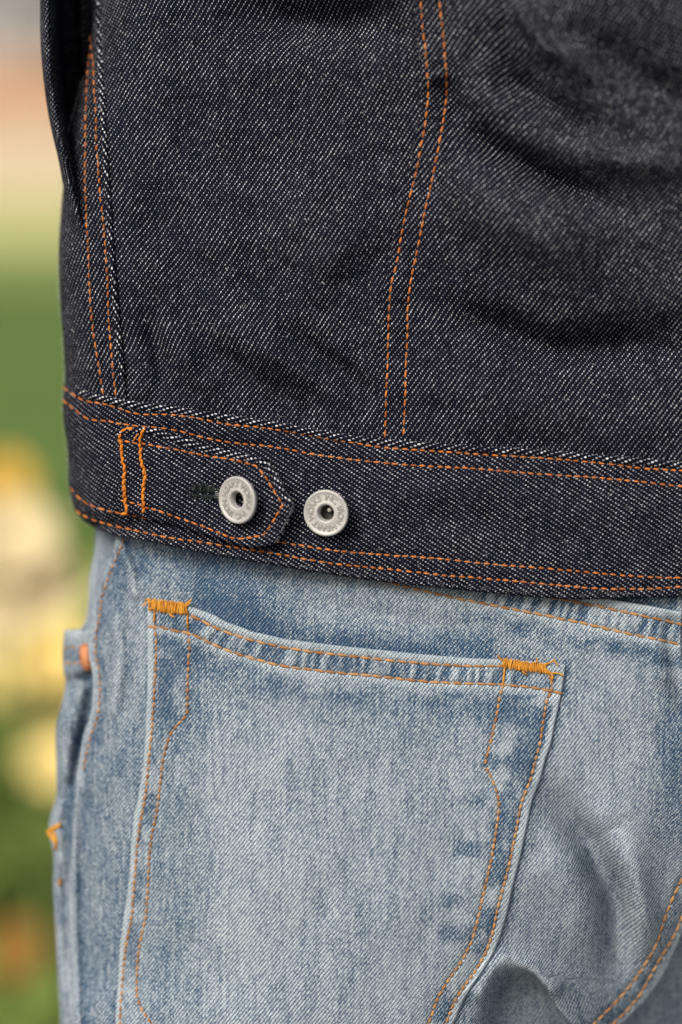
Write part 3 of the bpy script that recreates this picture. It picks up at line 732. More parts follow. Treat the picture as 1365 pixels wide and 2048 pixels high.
def stripes(px, py, mid, per, wd, seed):
    d, t, s_ = pd(px, py, mid)
    q = t / per + 0.55 * vn(t / 47, 0 * t, seed) + d * s_ * 0.004
    st = 0.5 + 0.30 * np.sin(2 * np.pi * q) + 0.42 * vn(t / 21 + d * s_ * 0.01, 0 * t + .5, seed + 1)
    st = sst(0.15, 0.85, st)
    return d, st * (0.85 + 0.25 * vn(t / 9, d / 9, seed + 2)), np.exp(-(d / wd) ** 4)

def wear_seat(px, py):
    w_ = 0.60 + 0.05 * fbm(px / 130, py / 190, 51, 3) + 0.06 * fbm(px / 22, py / 70, 52, 2)
    # strip above the pocket stayed dark under the jacket hem
    dt, tt, sd_ = pd(px, py, HT)
    above = np.where(sd_ < 0, dt, 0) * (py < 1345)
    ab = np.where(above > 0, np.exp(-(above / 46) ** 2), 0) * sst(340, 440, px) * sst(1130, 980, px)
    w_ = w_ - 0.62 * ab * (0.8 + 0.25 * fbm(px / 60, py / 25, 53, 2))
    # blue area under the jacket at left
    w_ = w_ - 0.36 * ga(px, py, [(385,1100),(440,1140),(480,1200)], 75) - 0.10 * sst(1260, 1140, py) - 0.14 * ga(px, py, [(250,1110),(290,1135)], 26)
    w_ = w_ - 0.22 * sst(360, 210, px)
    w_ = w_ + 0.26 * ga(px, py, [(236,1085),(262,1140),(272,1190)], 7) + 0.2 * ga(px, py, [(232,1225),(240,1330),(225,1420)], 9) + 0.16 * ga(px, py, [(262,1210),(258,1300)], 8)
    w_ = w_ - 0.12 * ga(px, py, [(258,1240),(262,1330),(250,1420)], 12)
    # yoke seam
    d, st, m_ = stripes(px, py, YM, 27, 21, 61)
    w_ = w_ * (1 - m_) + m_ * (0.10 + 0.80 * st)
    dy2, _, s2 = pd(px, py, Y2)
    bl = np.where(s2 > 0, 1.0, 0)
    w_ = w_ + 0.30 * bl * np.exp(-(dy2 / 9) ** 2)
    w_ = w_ - 0.42 * bl * np.exp(-((dy2 - 34) / 20) ** 2) * np.clip(0.55 + 0.9 * fbm(px / 55, py / 30, 62, 2), 0, 1.2) * sst(880, 1040, px)
    w_ = w_ + 0.5 * np.exp(-(pd(px, py, YE)[0] / 9) ** 2)
    w_ = w_ - 0.26 * sst(1275, 1345, px) * sst(1760, 1640, py) * sst(1320, 1380, py) + 0.2 * ga(px, py, [(1330,1270),(1345,1310),(1358,1370)], 12)
    # fold and lip: paler along the crests, slightly darker at lower right
    w_ = w_ + 0.10 * ga(px, py, [(1235,1640),(1252,1680),(1276,1740),(1290,1850)], 22)
    w_ = w_ - 0.06 * sst(1880, 1990, py) * sst(940, 1000, px) + 0.2 * ga(px, py, [(960,1985),(985,1945),(1012,1925),(1060,1936),(1105,1975)], 13)
    # pocket margin
    dp, _, sp_ = pd(px, py, PRE); w_ = w_ - 0.28 * np.where(sp_ < 0, np.exp(-(dp / 16) ** 2), 0)
    dl, tl, sl_ = pd(px, py, PLE); w_ = w_ - 0.22 * np.where(sl_ > 0, np.exp(-(dl / 9) ** 2), 0)
    # side seam
    ds, ts, ss_ = pd(px, py, SSE)
    w_ = w_ + 0.28 * np.exp(-(ds / 7) ** 2) - 0.24 * np.exp(-((ds - 19) / 7) ** 2) * (0.6 + 0.5 * vn(ts / 26, 0 * ts, 63))
    # centre seam
    dc, tc_, s3 = pd(px, py, CE); w_ = w_ + 0.2 * np.exp(-(dc / 10) ** 2) * sst(1700, 1800, py)
    mc = np.exp(-((dc - 26) / 16) ** 2) * sst(1700, 1800, py); w_ = w_ - 0.34 * mc * (0.5 + 0.6 * vn(tc_ / 15, 0 * tc_, 64))
    return np.clip(w_, 0.0, 1.1)

def wear_pocket(px, py):
    w_ = 0.61 + 0.05 * fbm(px / 120, py / 260, 81, 3) + 0.07 * fbm(px / 18, py / 80, 82, 2)
    d, st, m_ = stripes(px, py, HM, 28, 20, 83)
    d1, t1, s1 = pd(px, py, HT); w_ = w_ * (1 - m_) + m_ * (0.10 + 0.82 * st)
    top_ = np.exp(-(d1 / 13) ** 4) * (py < 1345); w_ = w_ * (1 - top_) + 0.98 * top_
    d2, t2, s2 = pd(px, py, HS2); bl = np.where(s2 > 0, 1.0, 0)
    e_ = bl * np.exp(-(d2 / 17) ** 2); w_ = w_ + 0.30 * e_
    w_ = w_ - 0.36 * bl * np.exp(-((d2 - 40) / 22) ** 2) * np.clip(0.45 + 0.9 * fbm(px / 70, py / 26, 84, 2), 0, 1.1)
    w_ = w_ - 0.22 * bl * np.exp(-((d2 - 75) / 60) ** 2) * sst(650, 950, px) * 0.5
    # turned-in margins
    de, te, se = pd(px, py, PRE)
    ex = np.interp(py, [p[1] for p in PRE], [p[0] for p in PRE])
    inner = np.interp(py, [p[1] for p in PR2a + PR2b], [p[0] for p in PR2a + PR2b])
    mg = sst(-12, 8, px - inner) * (py > 1390)
    pat = fbm(px / 60 + py / 160, py / 46, 85, 3)
    w_ = w_ - mg * np.clip(0.12 + 0.50 * pat, -0.15, 0.42)
    lf = np.exp(-((px - inner + 46) / 40) ** 2) * sst(1580, 1625, py) * sst(1960, 1850, py)
    w_ = w_ - 0.40 * lf * np.clip(0.25 + 1.2 * vn(px / 50, py / 34, 86), 0, 1)
    w_ = w_ + 0.30 * ga(px, py, [(1095,1395),(1060,1450),(1000,1505)], 20)
    edge = np.exp(-(de / 11) ** 4); w_ = w_ * (1 - edge) + 0.99 * edge
    near = np.exp(-((de - 20) / 7) ** 2); w_ = w_ - 0.16 * near
    # left margin
    inl = np.interp(py, [p[1] for p in PL2a + PL2b], [p[0] for p in PL2a + PL2b])
    ml = sst(6, -6, px - inl) * (py > 1290); pl = fbm(px / 30, py / 38, 87, 3)
    w_ = w_ - ml * np.clip(0.06 + 0.48 * pl, -0.15, 0.42) * sst(2040, 1880, py)
    w_ = w_ - 0.30 * ga(px, py, [(325,1281),(372,1302),(377,1330)], 12) - 0.2 * ga(px, py, [(335,1430),(360,1440)], 18) - 0.3 * ga(px, py, [(340,1232),(366,1248)], 14)
    w_ = w_ - 0.13 * sst(470, 330, px) - 0.10 * sst(1560, 1400, py)
    w_ = w_ - 0.16 * np.exp(-((px - inl - 22) / 10) ** 2) * np.clip(vn(px / 14, py / 60, 88) + .3, 0, 1)
    el_ = pd(px, py, PLE)[0]; edge = np.exp(-(el_ / 8.5) ** 4); w_ = w_ * (1 - edge) + 0.97 * edge
    return np.clip(np.where(w_ < .3, .16 + w_ * .47, w_), 0.05, 1.1)

gK = groove([Y1, Y2, SST], -0.45, 4.0); gC = groove([C1, C2], -0.6, 5.0)
def L_seat(px, py):
    d, st, m_ = stripes(px, py, YM, 27, 21, 61)
    return 1.6 + gK(px, py) + gC(px, py) + 0.55 * m_ * (st - 0.4) - 0.9 * np.exp(-((pd(px, py, HT)[0] - 0) / 30) ** 2) * 0.0
F_seat = lambda x, y: K(x, y) + L_seat(x, y)
gP = groove([HS1, HS2, PL1, PL2a, PL2b, PR1, PR2a, PR2b], -0.5, 3.8)
def plift(px, py):
    d, st, m_ = stripes(px, py, HM, 28, 20, 83)
    gape = 3.0 * np.exp(-((px - 620) / 230) ** 2) * np.exp(-np.clip(py - np.interp(px, [p[0] for p in HT], [p[1] for p in HT]), 0, None) / 90.0)
    e = np.minimum(pd(px, py, PRE)[0], pd(px, py, PLE)[0])
    return 3.2 + gP(px, py) + 0.6 * m_ * (st - 0.4) + gape - 0.7 * sst(60, 150, e) * sst(1390, 1700, py) + 0.15 * fbm(px / 60, py / 60, 91, 2)
F_pock = lambda x, y: K(x, y) + plift(x, y)

TT = np.r_[lin(0, .845, 360), lin(.85, 1, 24)]
seat = panel('seat_panel', jeans, M_JEAN, YE, [(160,2300),(1060,2300)], dense(SSE, 8), dense(CE, 8), np.r_[0.1 * lin(0, 1, 50), lin(.102, 1, 330)], TT, K, L_seat, rims=('left', 'top', 'right'), wear=wear_seat, q=0.42, vtop=True, uleft=True)
wear_y = lambda x, y: np.clip(0.22 + 0.2 * fbm(x / 40, y / 20, 66, 2) + 0.5 * np.exp(-((x - 1362) / 6) ** 2), 0, 1)
yoke = panel('yoke', jeans, M_JEAN, [(640,1020),(1420,1050),(2150,1020)], [(640,1130),(1096,1215),(1362,1262),(1420,1265),(2150,1150)], [(640,1020),(640,1130)], [(2150,1020),(2150,1150)], lin(0, 1, 160), lin(0, 1, 50), K, lambda x, y: -0.6 + 0 * x, wear=wear_y)
wear_r = lambda x, y: np.clip(0.62 + 0.12 * fbm(x / 50, y / 60, 67, 3) - 0.35 * ga(x, y, CE, 14) * (y < 1500), 0, 1)
rseat = panel('seat_panel', jeans, M_JEAN, [(1330,1200),(1700,1180),(2200,1130)], [(1020,2300),(1500,2300),(2300,2300)], dense([(x - 32, y) for x, y in CE], 8), [(2200,1130),(2560,1250),(2720,1500),(2760,1700),(2740,2300)], np.r_[lin(0, .2, 100), lin(.21, .9, 50), 1 - 0.1 * ease(14)[::-1][1:]], lin(0, 1, 150), lambda x, y: K(x, y) - 4.0 * sst(1700, 1850, y) - 7.0 * sst(1820, 2000, y), lambda x, y: 0.2 + 0 * x, sil=('right',), wear=wear_r)
stitches('seam_stitching', seat, M_TAN, Y1, F_seat, 21, 2.2, 0.50, hook=1)
stitches('seam_stitching', seat, M_TAN, Y2, F_seat, 21, 2.2, 0.50, hook=2)
stitches('seam_stitching', seat, M_TAN, SST, F_seat, 11, 4, 0.42, hook=3)
stitches('seam_stitching', seat, M_TAN, C1, F_seat, 18, 2.0, 0.48, hook=4)
stitches('seam_stitching', seat, M_TAN, C2, F_seat, 18, 2.0, 0.48, hook=5)

pock = panel('back_pocket', jeans, M_JEAN, HT, [(228,2300),(800,2300)], dense(PLE, 6), dense(PRE, 6), lin(0, 1, 330), TT, K, plift, rims=('left', 'right', 'top'), wear=wear_pocket, rimk=1.2)
stitches('seam_stitching', pock, M_TAN, HS1, F_pock, 21, 2.0, 0.50, hook=1)
stitches('seam_stitching', pock, M_TAN, HS2, F_pock, 21, 2.0, 0.50, hook=2)
for k_, pl_ in enumerate((PL1, PL2a, PL2b, PR1, PR2a, PR2b)):
    stitches('seam_stitching', pock, M_TAN, pl_, F_pock, 11.5, 2.8, 0.50, hook=k_)
def bar_tack(a, b, h, n, tail, f):
    mb = MB(); a = np.array(a, float); b = np.array(b, float)
    for k in range(n):
        u = (k + random.uniform(-.3, .3)) / (n - 1); c = a * (1 - u) + b * u + np.array([0, 1.5 * math.sin(u * 3.1) + random.uniform(-.8, .8)])
        hh = h * random.uniform(.40, .62); sx = (1 if k % 2 else -1) * random.uniform(0.3, 2.6)
        cord(mb, [(c[0] - sx, c[1] - hh), (c[0] + random.uniform(-.6, .6), c[1]), (c[0] + sx, c[1] + hh)], f, random.uniform(.24, .34), random.uniform(.2, .9), 3)
    for t_ in tail: cord(mb, t_, f, 0.30, 0.7, 3, bumps=0.15)
    return mb.build('bar_tack', M_GOLD, pock, 'stuff')
bar_tack((303, 1208), (374, 1217), 23, 40, [[(310,1204),(298,1204),(288,1213)], [(308,1216),(300,1219),(306,1222)], [(374,1214),(380,1207),(384,1204)], [(311,1212),(311,1225),(311,1245)], [(376,1222),(377,1235),(377,1250)], [(372,1210),(379,1203),(386,1199)], [(304,1202),(296,1198),(292,1203)], [(340,1224),(345,1231),(352,1233)]], F_pock)
bar_tack((1008, 1326), (1092, 1337), 19, 46, [[(1090,1330),(1102,1325),(1109,1320),(1113,1327),(1118,1331)], [(1092,1338),(1100,1345),(1106,1352),(1105,1364)], [(1090,1341),(1099,1350),(1104,1360)], [(1096,1342),(1106,1350),(1104,1358)], [(1106,1346),(1118,1347),(1128,1352)], [(1005,1330),(1012,1320),(1014,1316)], [(1012,1334),(1009,1350),(1008,1372)], [(1008,1322),(1000,1317),(997,1310)], [(1045,1341),(1050,1348),(1056,1349)], [(1070,1328),(1076,1321),(1074,1315)]], F_pock)

# front of the hip: facing, front panel with pocket opening
front_w = lambda x, y: np.clip(0.50 + 0.12 * fbm(x / 26, y / 60, 68, 3) + 0.2 * ga(x, y, [(200,1060),(186,1150),(182,1240)], 7), 0, 1)
def Kf(px, py):
    ks = np.interp(py, KSIL[:, 1], KSIL[:, 0]); t = np.clip((px - ks) / 90.0, 0, 1)
    return -47 - 14.0 * (1 - np.sqrt(np.clip(1 - (1 - t) ** 2, 0, 1))) + 14 * sst(0, 90, px - ks)
panel('hip_facing', jeans, M_JEAN, [(200,1000),(290,1000)], [(165,1340),(215,1340)], dense(KSIL, 6), [(290,1000),(262,1080),(240,1150),(225,1210),(220,1270),(218,1340)], ease(30, 1.5), lin(0, 1, 110), Kf, sil=('left',), wear=front_w, wrap=(120, 40))
def Kp(px, py):
    ks = np.interp(py, PSIL[:, 1], PSIL[:, 0]); t = np.clip((px - ks) / 40.0, 0, 1)
    r = -43 - 14.0 * (1 - np.sqrt(np.clip(1 - (1 - t) ** 2, 0, 1)))
    r = r - 3.0 * ga(px, py, [(190,1330),(176,1440),(160,1500),(140,1600),(128,1650)], 15) - 4.0 * ga(px, py, [(130,1365),(170,1360)], 12)
    se_ = np.interp(py, [p[1] for p in SSE], [p[0] for p in SSE]); bl = sst(-34, 2, px - se_) * sst(1560, 1660, py)
    r = r * (1 - bl) + (K(px, py) - 4.5) * bl
    return r + 3.0 * ga(px, py, [(128,1430),(130,1550)], 16) + 0.6 * fbm(px / 25, py / 40, 69, 2)
wear_f = lambda x, y: np.clip(0.56 + 0.13 * fbm(x / 30, y / 70, 70, 3) - 0.42 * ga(x, y, [(186,1340),(172,1440),(158,1500),(140,1600),(140,1680),(150,1740)], 15) + 0.5 * np.exp(-np.clip(y - 1268, 0, None) / 12) - 0.15 * np.exp(-((y - 1312) / 12) ** 2), 0, 1)
fpan = panel('front_panel', jeans, M_JEAN, [(128,1268),(160,1266),(205,1270)], [(124,2300),(190,2300)], dense(PSIL, 6), [(205,1270),(208,1340),(205,1420),(195,1480),(185,1540),(175,1640),(170,1750),(172,1900),(180,2048),(190,2300)], ease(44, 1.4), np.r_[lin(0, .8, 230), lin(.81, 1, 20)], Kp, 2.0, rims=('top',), sil=('left',), wear=wear_f, rimk=2.2, wrap=(120, 40))
F_fp = lambda x, y: Kp(x, y) + 2.0
stitches('seam_stitching', fpan, M_TAN, [(128,1297),(145,1294),(165,1292)], F_fp, 12, 3, 0.36)
stitches('seam_stitching', fpan, M_TAN, [(128,1327),(145,1326),(172,1328)], F_fp, 12, 3, 0.36)
M_COP = metal('worn_copper', (0.42, 0.16, 0.065), (0.66, 0.30, 0.15))
V, F = lathe([(0, .28), (.3, .30), (.42, .36), (.5, .34), (.72, .22), (.9, .1), (1, -.1), (1, -.5)], 32)
cx, cy = 167, 1315
pp, nn = surf_pt(F_fp, [cx], [cy], 0.6)
ux = P(cx + 10, cy + 3, 6) - P(cx, cy, 0); ux /= np.linalg.norm(ux); uy = P(cx - 1.5, cy - 10, 0) - P(cx, cy, 0); uy /= np.linalg.norm(uy)
nz = np.cross(ux, uy); nz /= np.linalg.norm(nz)
me = mesh_from('rivet', [pp[0] + ux * x * 0.0029 + uy * y * 0.0050 + nz * z * 0.0035 for x, y, z in V], [tuple(reversed(f)) for f in F])
link('rivet', me, M_COP, fpan)
mb = MB()
for t_ in ([(122,1648),(108,1654),(95,1664)], [(120,1652),(105,1660),(94,1668)], [(95,1664),(104,1674),(114,1684)], [(97,1668),(106,1680),(112,1688)], [(112,1684),(113,1692),(109,1700)], [(105,1662),(110,1672),(113,1682)]):
    p = resample(t_, 3); mb.tube(P(p[:, 0], p[:, 1], np.maximum(F_fp(np.maximum(p[:, 0], np.interp(p[:, 1], PSIL[:, 1], PSIL[:, 0]) + 2), p[:, 1]), -52) + 1.0), 0.00052, 6)
p = resample([(119,1758),(120,1766),(118,1772)], 3); mb.tube(P(p[:, 0], p[:, 1], F_fp(p[:, 0], p[:, 1]) + 1), 0.0005, 6)
mb.build('bar_tack', M_GOLD, fpan, 'stuff', label='frayed orange thread at the front pocket edge')

# short fibres standing off the raw denim edges
mb = MB()
def fuzz(poly, f, n, off0, dirx, ln=(4, 11), rad=0.028):
    p = resample(poly, 1.0)
    for _ in range(n):
        q = p[random.randrange(len(p))]; L = random.uniform(*ln); a = random.uniform(-1.2, 1.2) + (math.pi if dirx < 0 else 0)
        b_ = random.uniform(-6, 6)
        pts = np.array([(q[0] + math.cos(a) * L * u - 0.3 * b_ * u * u, q[1] + math.sin(a) * L * u + b_ * u * u) for u in (0, .33, .66, 1)])
        r0 = f(np.full(4, q[0] + off0), np.full(4, q[1]))
        mb.tube(P(pts[:, 0], pts[:, 1], r0 + np.array([0, .5, .8, 1.0]) * random.uniform(0, 1.5)), rad / 1000 * np.array([1.2, 1, .8, .4]), 3)
fuzz([tuple(q) for q in JSIL if 130 < q[1] < 770], F_side, 420, 2, -1, (3, 9), 0.035)
fuzz([tuple(q) for q in BSIL], F_band, 160, 2, -1, (3, 8), 0.035)
fuzz(TABR, F_tab, 120, -4, 1, (4, 10))
fuzz([tuple(q) for q in BBt if q[0] < 1400], F_band, 260, -2, 1, (3, 9))
mb.build('loose_fibres', M_PALE, jacket, 'stuff')
mb = MB()
for (x, y) in ((648,565),(1023,650),(437,290),(147,660),(290,640),(612,438),(455,537),(940,1080),(1075,1062)):
    f = F_back if (x > 800 and y < 870) else (F_band if y > 870 else F_side if x < 200 else J)
    cord(mb, [(x - 3, y - 2), (x, y + 1), (x + 2, y + 3)], f, 0.16, 0.3, 2)
for _ in range(420):
    x, y = random.uniform(240, 1365), random.uniform(0, 1150); f = F_band if y > np.interp(x, BBt[:, 0], BT[:, 1][:1].repeat(len(BBt))) + 170 else (F_back if x > 880 else J)
    if y > np.interp(x, BT[:, 0], BT[:, 1]) - 6 and f is not F_band: continue
    if f is F_band and y > np.interp(x, BBt[:, 0], BBt[:, 1]) - 10: continue
    if f is J and x > 740: continue
    a = random.uniform(0, 6.28); L = random.uniform(3, 7); b_ = random.uniform(-2, 2)
    cord(mb, [(x - L * math.cos(a), y - L * math.sin(a)), (x + b_, y - b_), (x + L * math.cos(a), y + L * math.sin(a))], f, random.uniform(.022, .045), 0.35, 2.5, sides=4)
mb.build('lint', M_PALE, jacket, 'stuff')

# ================================================================== THE GARDEN BEHIND
def gp(px, dist, z=0.0):
    """ground point under a line of sight at a given distance in front of the camera"""
    return Vector(((px - 682.5) * KPX * dist / CP, CAM[1] + dist, z))
def sheet(name, x0, x1, y0, y1, z, mat, n=2):
    V = [(x0 + (x1 - x0) * i / n, y0 + (y1 - y0) * j / n, z) for j in range(n + 1) for i in range(n + 1)]
    F = [(j*(n+1)+i, j*(n+1)+i+1, (j+1)*(n+1)+i+1, (j+1)*(n+1)+i) for j in range(n) for i in range(n)]
    o = link(name, mesh_from(name, V, F, False), mat); o['kind'] = 'structure'; return o
def ground_mat(name, a, b, c, s1=0.6, s2=9):
    m, g, bs = newmat(name, 0.95)
    tc = g.n('ShaderNodeTexCoord').outputs['Object']
    n1 = g.noise(tc, s1, 4, .6); n2 = g.noise(tc, s2, 4, .7)
    k = g.mix(g.ss(n1, .35, .65), a, b); g.L.new(g.mix(g.ss(n2, .45, .75), k, c), bs.inputs['Base Color'])
    g.L.new(g.bump(n2, .8, .05), bs.inputs['Normal']); return m
M_LAWN = ground_mat('lawn_grass', (0.105, 0.172, 0.040), (0.135, 0.205, 0.052), (0.080, 0.135, 0.030))
M_DRY = ground_mat('dry_grass', (0.52, 0.52, 0.21), (0.60, 0.56, 0.25), (0.46, 0.48, 0.17))
M_SAND = ground_mat('pale_gravel', (0.74, 0.58, 0.38), (0.80, 0.64, 0.42), (0.66, 0.50, 0.32))
M_SOIL = ground_mat('bed_soil', (0.060, 0.036, 0.016), (0.085, 0.05, 0.02), (0.04, 0.022, 0.01), 2, 25)
sheet('lawn', -60, 60, -8, 180, 0.0, M_LAWN)
M_BOUNCE = ground_mat('bounce_grey', (0.24, 0.24, 0.235), (0.28, 0.28, 0.27), (0.20, 0.20, 0.195), 1.0, 14)
sheet('bounce_sheet', -8, 8, -8, CAM[1] + 1.9, 0.004, M_BOUNCE)  # unseen grey sheet added to bounce neutral light up onto the jeans
sheet('dry_grass_strip', -60, 60, CAM[1] + 15.5, CAM[1] + 24.0, 0.004, M_DRY)
M_MID = ground_mat('thin_grass', (0.24, 0.30, 0.09), (0.29, 0.34, 0.11), (0.19, 0.25, 0.07))
sheet('thin_grass_strip', -60, 60, CAM[1] + 13.0, CAM[1] + 15.7, 0.008, M_MID)
sheet('gravel_path', -60, 60, CAM[1] + 23.0, CAM[1] + 46.0, 0.008, M_SAND)
sheet('flower_bed_soil', -6, 3, CAM[1] + 1.95, CAM[1] + 4.2, 0.012, M_SOIL)

def boxm(mb, c, s):
    x, y, z = c; a, b, h = s[0]/2, s[1]/2, s[2]/2
    V = [(x+i*a, y+j*b, z+k*h) for k in (-1, 1) for j in (-1, 1) for i in (-1, 1)]
    mb.add(V, [(0,2,3,1),(4,5,7,6),(0,1,5,4),(2,6,7,3),(0,4,6,2),(1,3,7,5)])
M_BRICK = plain('terracotta_brick', (0.50, 0.315, 0.205), .9, .15, 6)
M_COPE = plain('coping_stone', (0.45, 0.40, 0.34), .9, .15, 6)
gw = empty('garden_wall', (0, CAM[1] + 47, 0), 'low terracotta brick garden wall beyond the pale gravel, far behind the jacket', 'wall')
mb = MB(); boxm(mb, (0, CAM[1] + 47, .62), (70, .3, 1.24)); mb.build('wall_body', M_BRICK, gw, smooth=False)
mb = MB(); boxm(mb, (0, CAM[1] + 47, 1.29), (70, .4, .1)); mb.build('coping', M_COPE, gw, smooth=False)
M_ROOF = plain('slate_roof', (0.22, 0.20, 0.20), .8, .2, 3); M_REND = plain('lilac_grey_render', (0.42, 0.39, 0.40), .9, .1, 2)
M_WINF = plain('white_window_frame', (0.75, 0.75, 0.74), .6, .05, 3); M_GLS = plain('window_glass', (0.05, 0.06, 0.07), .1, .1, 3)
hx, hy = -8.6, CAM[1] + 62
hs = empty('house', (hx, hy, 0), 'grey rendered house with slate roof beyond the brick garden wall', 'house')
mb = MB(); boxm(mb, (hx, hy, 1.6), (12, 7, 3.2)); mb.build('house_wall', M_REND, hs, smooth=False)
mb = MB(); V = [(hx-6.4, hy-3.9, 3.2), (hx+6.4, hy-3.9, 3.2), (hx+6.4, hy+3.9, 3.2), (hx-6.4, hy+3.9, 3.2), (hx-6.4, hy, 5.8), (hx+6.4, hy, 5.8)]
mb.add(V, [(0,1,5,4),(2,3,4,5),(0,4,3),(1,2,5),(0,3,2,1)]); mb.build('roof', M_ROOF, hs, smooth=False)
for wx in (-4, -1.2, 1.6, 4.4):
    mb = MB(); boxm(mb, (hx + wx, hy - 3.53, 1.75), (1.3, .1, 1.3)); wf = mb.build('window', M_WINF, hs, smooth=False)
    mb = MB()
    for sx in (-.31, .31): boxm(mb, (hx + wx + sx, hy - 3.59, 1.75), (.52, .03, 1.1))
    mb.build('pane', M_GLS, wf, smooth=False)

# flowers of the bed
def petal_mat(n, c): return plain(n, c, .6, .12, 40)
M_CREAM = petal_mat('cream_petal', (0.64, 0.54, 0.31)); M_YEL = petal_mat('yellow_petal', (0.74, 0.56, 0.18)); M_LEM = petal_mat('lemon_petal', (0.74, 0.60, 0.22))
M_OCH = petal_mat('ochre_petal', (0.52, 0.33, 0.055)); M_RUST = petal_mat('rust_petal', (0.27, 0.13, 0.03))
M_STEM = plain('flower_stem', (0.13, 0.19, 0.05), .7, .2, 60); M_LEAF = plain('flower_leaf', (0.15, 0.21, 0.045), .6, .25, 40); M_EYE = plain('flower_eye', (0.32, 0.17, 0.04), .8, .2, 200)
def flower(px, py, dist, size, mat, lean, label, leaves=4, npet=9, cup=0.3):
    z = CAM[2] - dist * math.tan(PITCH + math.atan((py - 1024) * KPX))
    head = gp(px, dist, z); root = gp(px, dist, 0.012) + Vector((lean[0], lean[1], 0))
    e = empty('flower', tuple(root), label, 'flower', 'flowers in the bed behind the jeans')
    mb = MB(); pts = [root.lerp(head, u) + Vector((0.02 * math.sin(u * 3), 0, 0)) * (1 - u) for u in lin(0, 1, 8)]
    mb.tube(np.array([tuple(p) for p in pts]), lin(.005, .003, 8), 6); mb.build('stem', M_STEM, e)
    fwd = Vector((0.1, -0.75, 0.66)).normalized(); r_ = fwd.cross(Vector((0, 0, 1))).normalized(); u_ = r_.cross(fwd)
    for k in range(npet):
        a = 2 * math.pi * k / npet + random.uniform(-.1, .1); dr = r_ * math.cos(a) + u_ * math.sin(a); sd_ = fwd.cross(dr)
        V = []
        for t in (0.0, .3, .65, .9, 1.0):
            wd = size * (.10 + .42 * math.sin(math.pi * min(1, .15 + .8 * t))) * (1 if t < .95 else .5)
            c = head + dr * size * (.12 + t * .9) + fwd * size * cup * t * t
            for s_ in (-1, 0, 1): V.append(tuple(c + sd_ * wd * s_ * .75 + fwd * (abs(s_) * size * .06)))
        F = [(i*3+j, i*3+j+1, i*3+j+4, i*3+j+3) for i in range(4) for j in range(2)]
        link('petal', mesh_from('petal', V, F), mat, e)
    V, F = lathe([(0, .18), (.12, .16), (.2, .08), (.22, -.05)], 12)
    link('flower_eye', mesh_from('flower_eye', [tuple(head + r_ * x * size + u_ * y * size + fwd * z_ * size) for x, y, z_ in V], F), M_EYE, e)
    for k in range(leaves):
        u = random.uniform(.1, .75); b_ = root.lerp(head, u); a = random.uniform(0, 6.28); d_ = Vector((math.cos(a), math.sin(a), .5)); L = random.uniform(.08, .16)
        sd_ = d_.cross(Vector((0, 0, 1))).normalized()
        V = []
        for t in (0, .25, .5, .75, 1):
            c = b_ + d_ * L * t - Vector((0, 0, 1)) * L * .6 * t * t
            for s_ in (-1, 0, 1): V.append(tuple(c + sd_ * s_ * .022 * math.sin(math.pi * (.08 + .88 * t)) + Vector((0, 0, abs(s_) * .006))))
        link('leaf', mesh_from('leaf', V, [(i*3+j, i*3+j+1, i*3+j+4, i*3+j+3) for i in range(4) for j in range(2)]), M_LEAF, e)
flower(4, 970, 2.10, .030, M_OCH, (.04, .05), 'tall ochre flower, topmost bloom of the bed behind the jacket hem')
flower(22, 1085, 2.05, .042, M_CREAM, (.03, 0), 'cream flower directly below the ochre bloom')
flower(62, 1190, 2.05, .044, M_CREAM, (-.02, .03), 'cream flower between the upper cream bloom and the yellow one by the front pocket')
flower(-20, 1250, 2.2, .034, M_CREAM, (.02, .03), 'cream flower cut off by the left picture edge')
flower(108, 1325, 2.0, .034, M_YEL, (0, .02), 'deep yellow flower right beside the copper rivet of the front pocket')
flower(2, 1350, 2.3, .036, M_LEM, (.02, .02), 'pale lemon flower at the left picture edge, left of the deep yellow bloom')
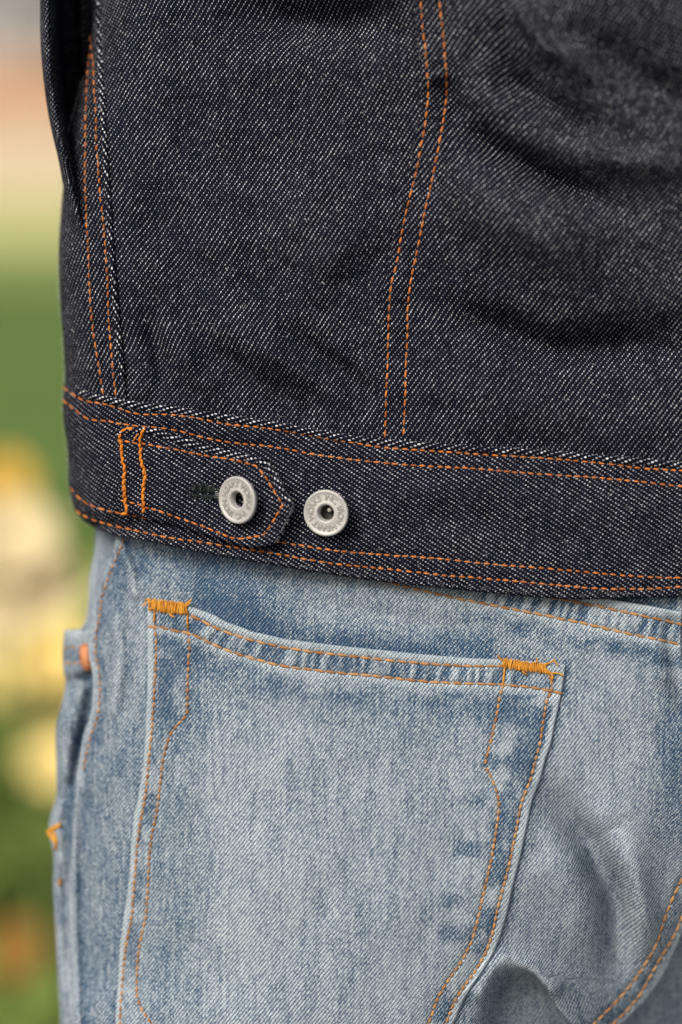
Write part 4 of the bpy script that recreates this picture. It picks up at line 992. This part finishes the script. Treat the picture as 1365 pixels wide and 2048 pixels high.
flower(103, 1525, 1.95, .033, M_LEM, (.02, .01), 'round lemon yellow flower beside the hip, lowest of the yellow blooms')
flower(14, 1905, 2.1, .030, M_RUST, (.02, .02), 'rust brown withered flower low over the dark soil')
def plant(px, dist, h, n, mat, label, spread=.12):
    root = gp(px, dist, .012); e = empty('leafy_plant', tuple(root), label, 'plant', 'leafy plants in the bed behind the jeans')
    mb = MB(); 
    for k in range(n):
        b_ = root + Vector((random.uniform(-spread, spread), random.uniform(-spread, spread), random.uniform(.02, h)))
        a = random.uniform(0, 6.28); d_ = Vector((math.cos(a), math.sin(a), random.uniform(.1, .9))); L = random.uniform(.06, .13); sd_ = d_.cross(Vector((0, 0, 1))).normalized()
        V = []
        for t in (0, .35, .7, 1):
            c = b_ + d_ * L * t - Vector((0, 0, 1)) * L * .5 * t * t
            for s_ in (-1, 0, 1): V.append(tuple(c + sd_ * s_ * .024 * math.sin(math.pi * (.08 + .88 * t)) + Vector((0, 0, abs(s_) * .006))))
        mb.add(V, [(i*3+j, i*3+j+1, i*3+j+4, i*3+j+3) for i in range(3) for j in range(2)])
    mb.build('foliage', mat, e, 'stuff')
    mb = MB()
    for k in range(6):
        a = k * 1.05; mb.tube([tuple(root), tuple(root + Vector((math.cos(a) * spread * .4, math.sin(a) * spread * .4, h * .5))), tuple(root + Vector((math.cos(a) * spread * .7, math.sin(a) * spread * .7, h)))], [.004, .003, .002], 5)
    mb.build('stem', M_STEM, e)
M_OLIVE = plain('olive_leaf', (0.24, 0.29, 0.065), .6, .3, 20); M_LIME = plain('lime_leaf', (0.34, 0.42, 0.10), .6, .25, 20); M_DKG = plain('dark_green_leaf', (0.12, 0.18, 0.035), .6, .3, 20)
plant(60, 2.9, .40, 260, M_OLIVE, 'olive green leafy plant under the lemon flower', .2)
plant(-10, 2.6, .58, 200, M_LIME, 'lime green leafy plant at the left picture edge between the yellow blooms', .14)
plant(110, 3.3, .50, 200, M_DKG, 'dark green leafy plant behind the jeans, under the cream flowers', .22)
plant(-160, 2.8, .45, 200, M_OLIVE, 'olive green leafy plant beyond the left picture edge', .2)
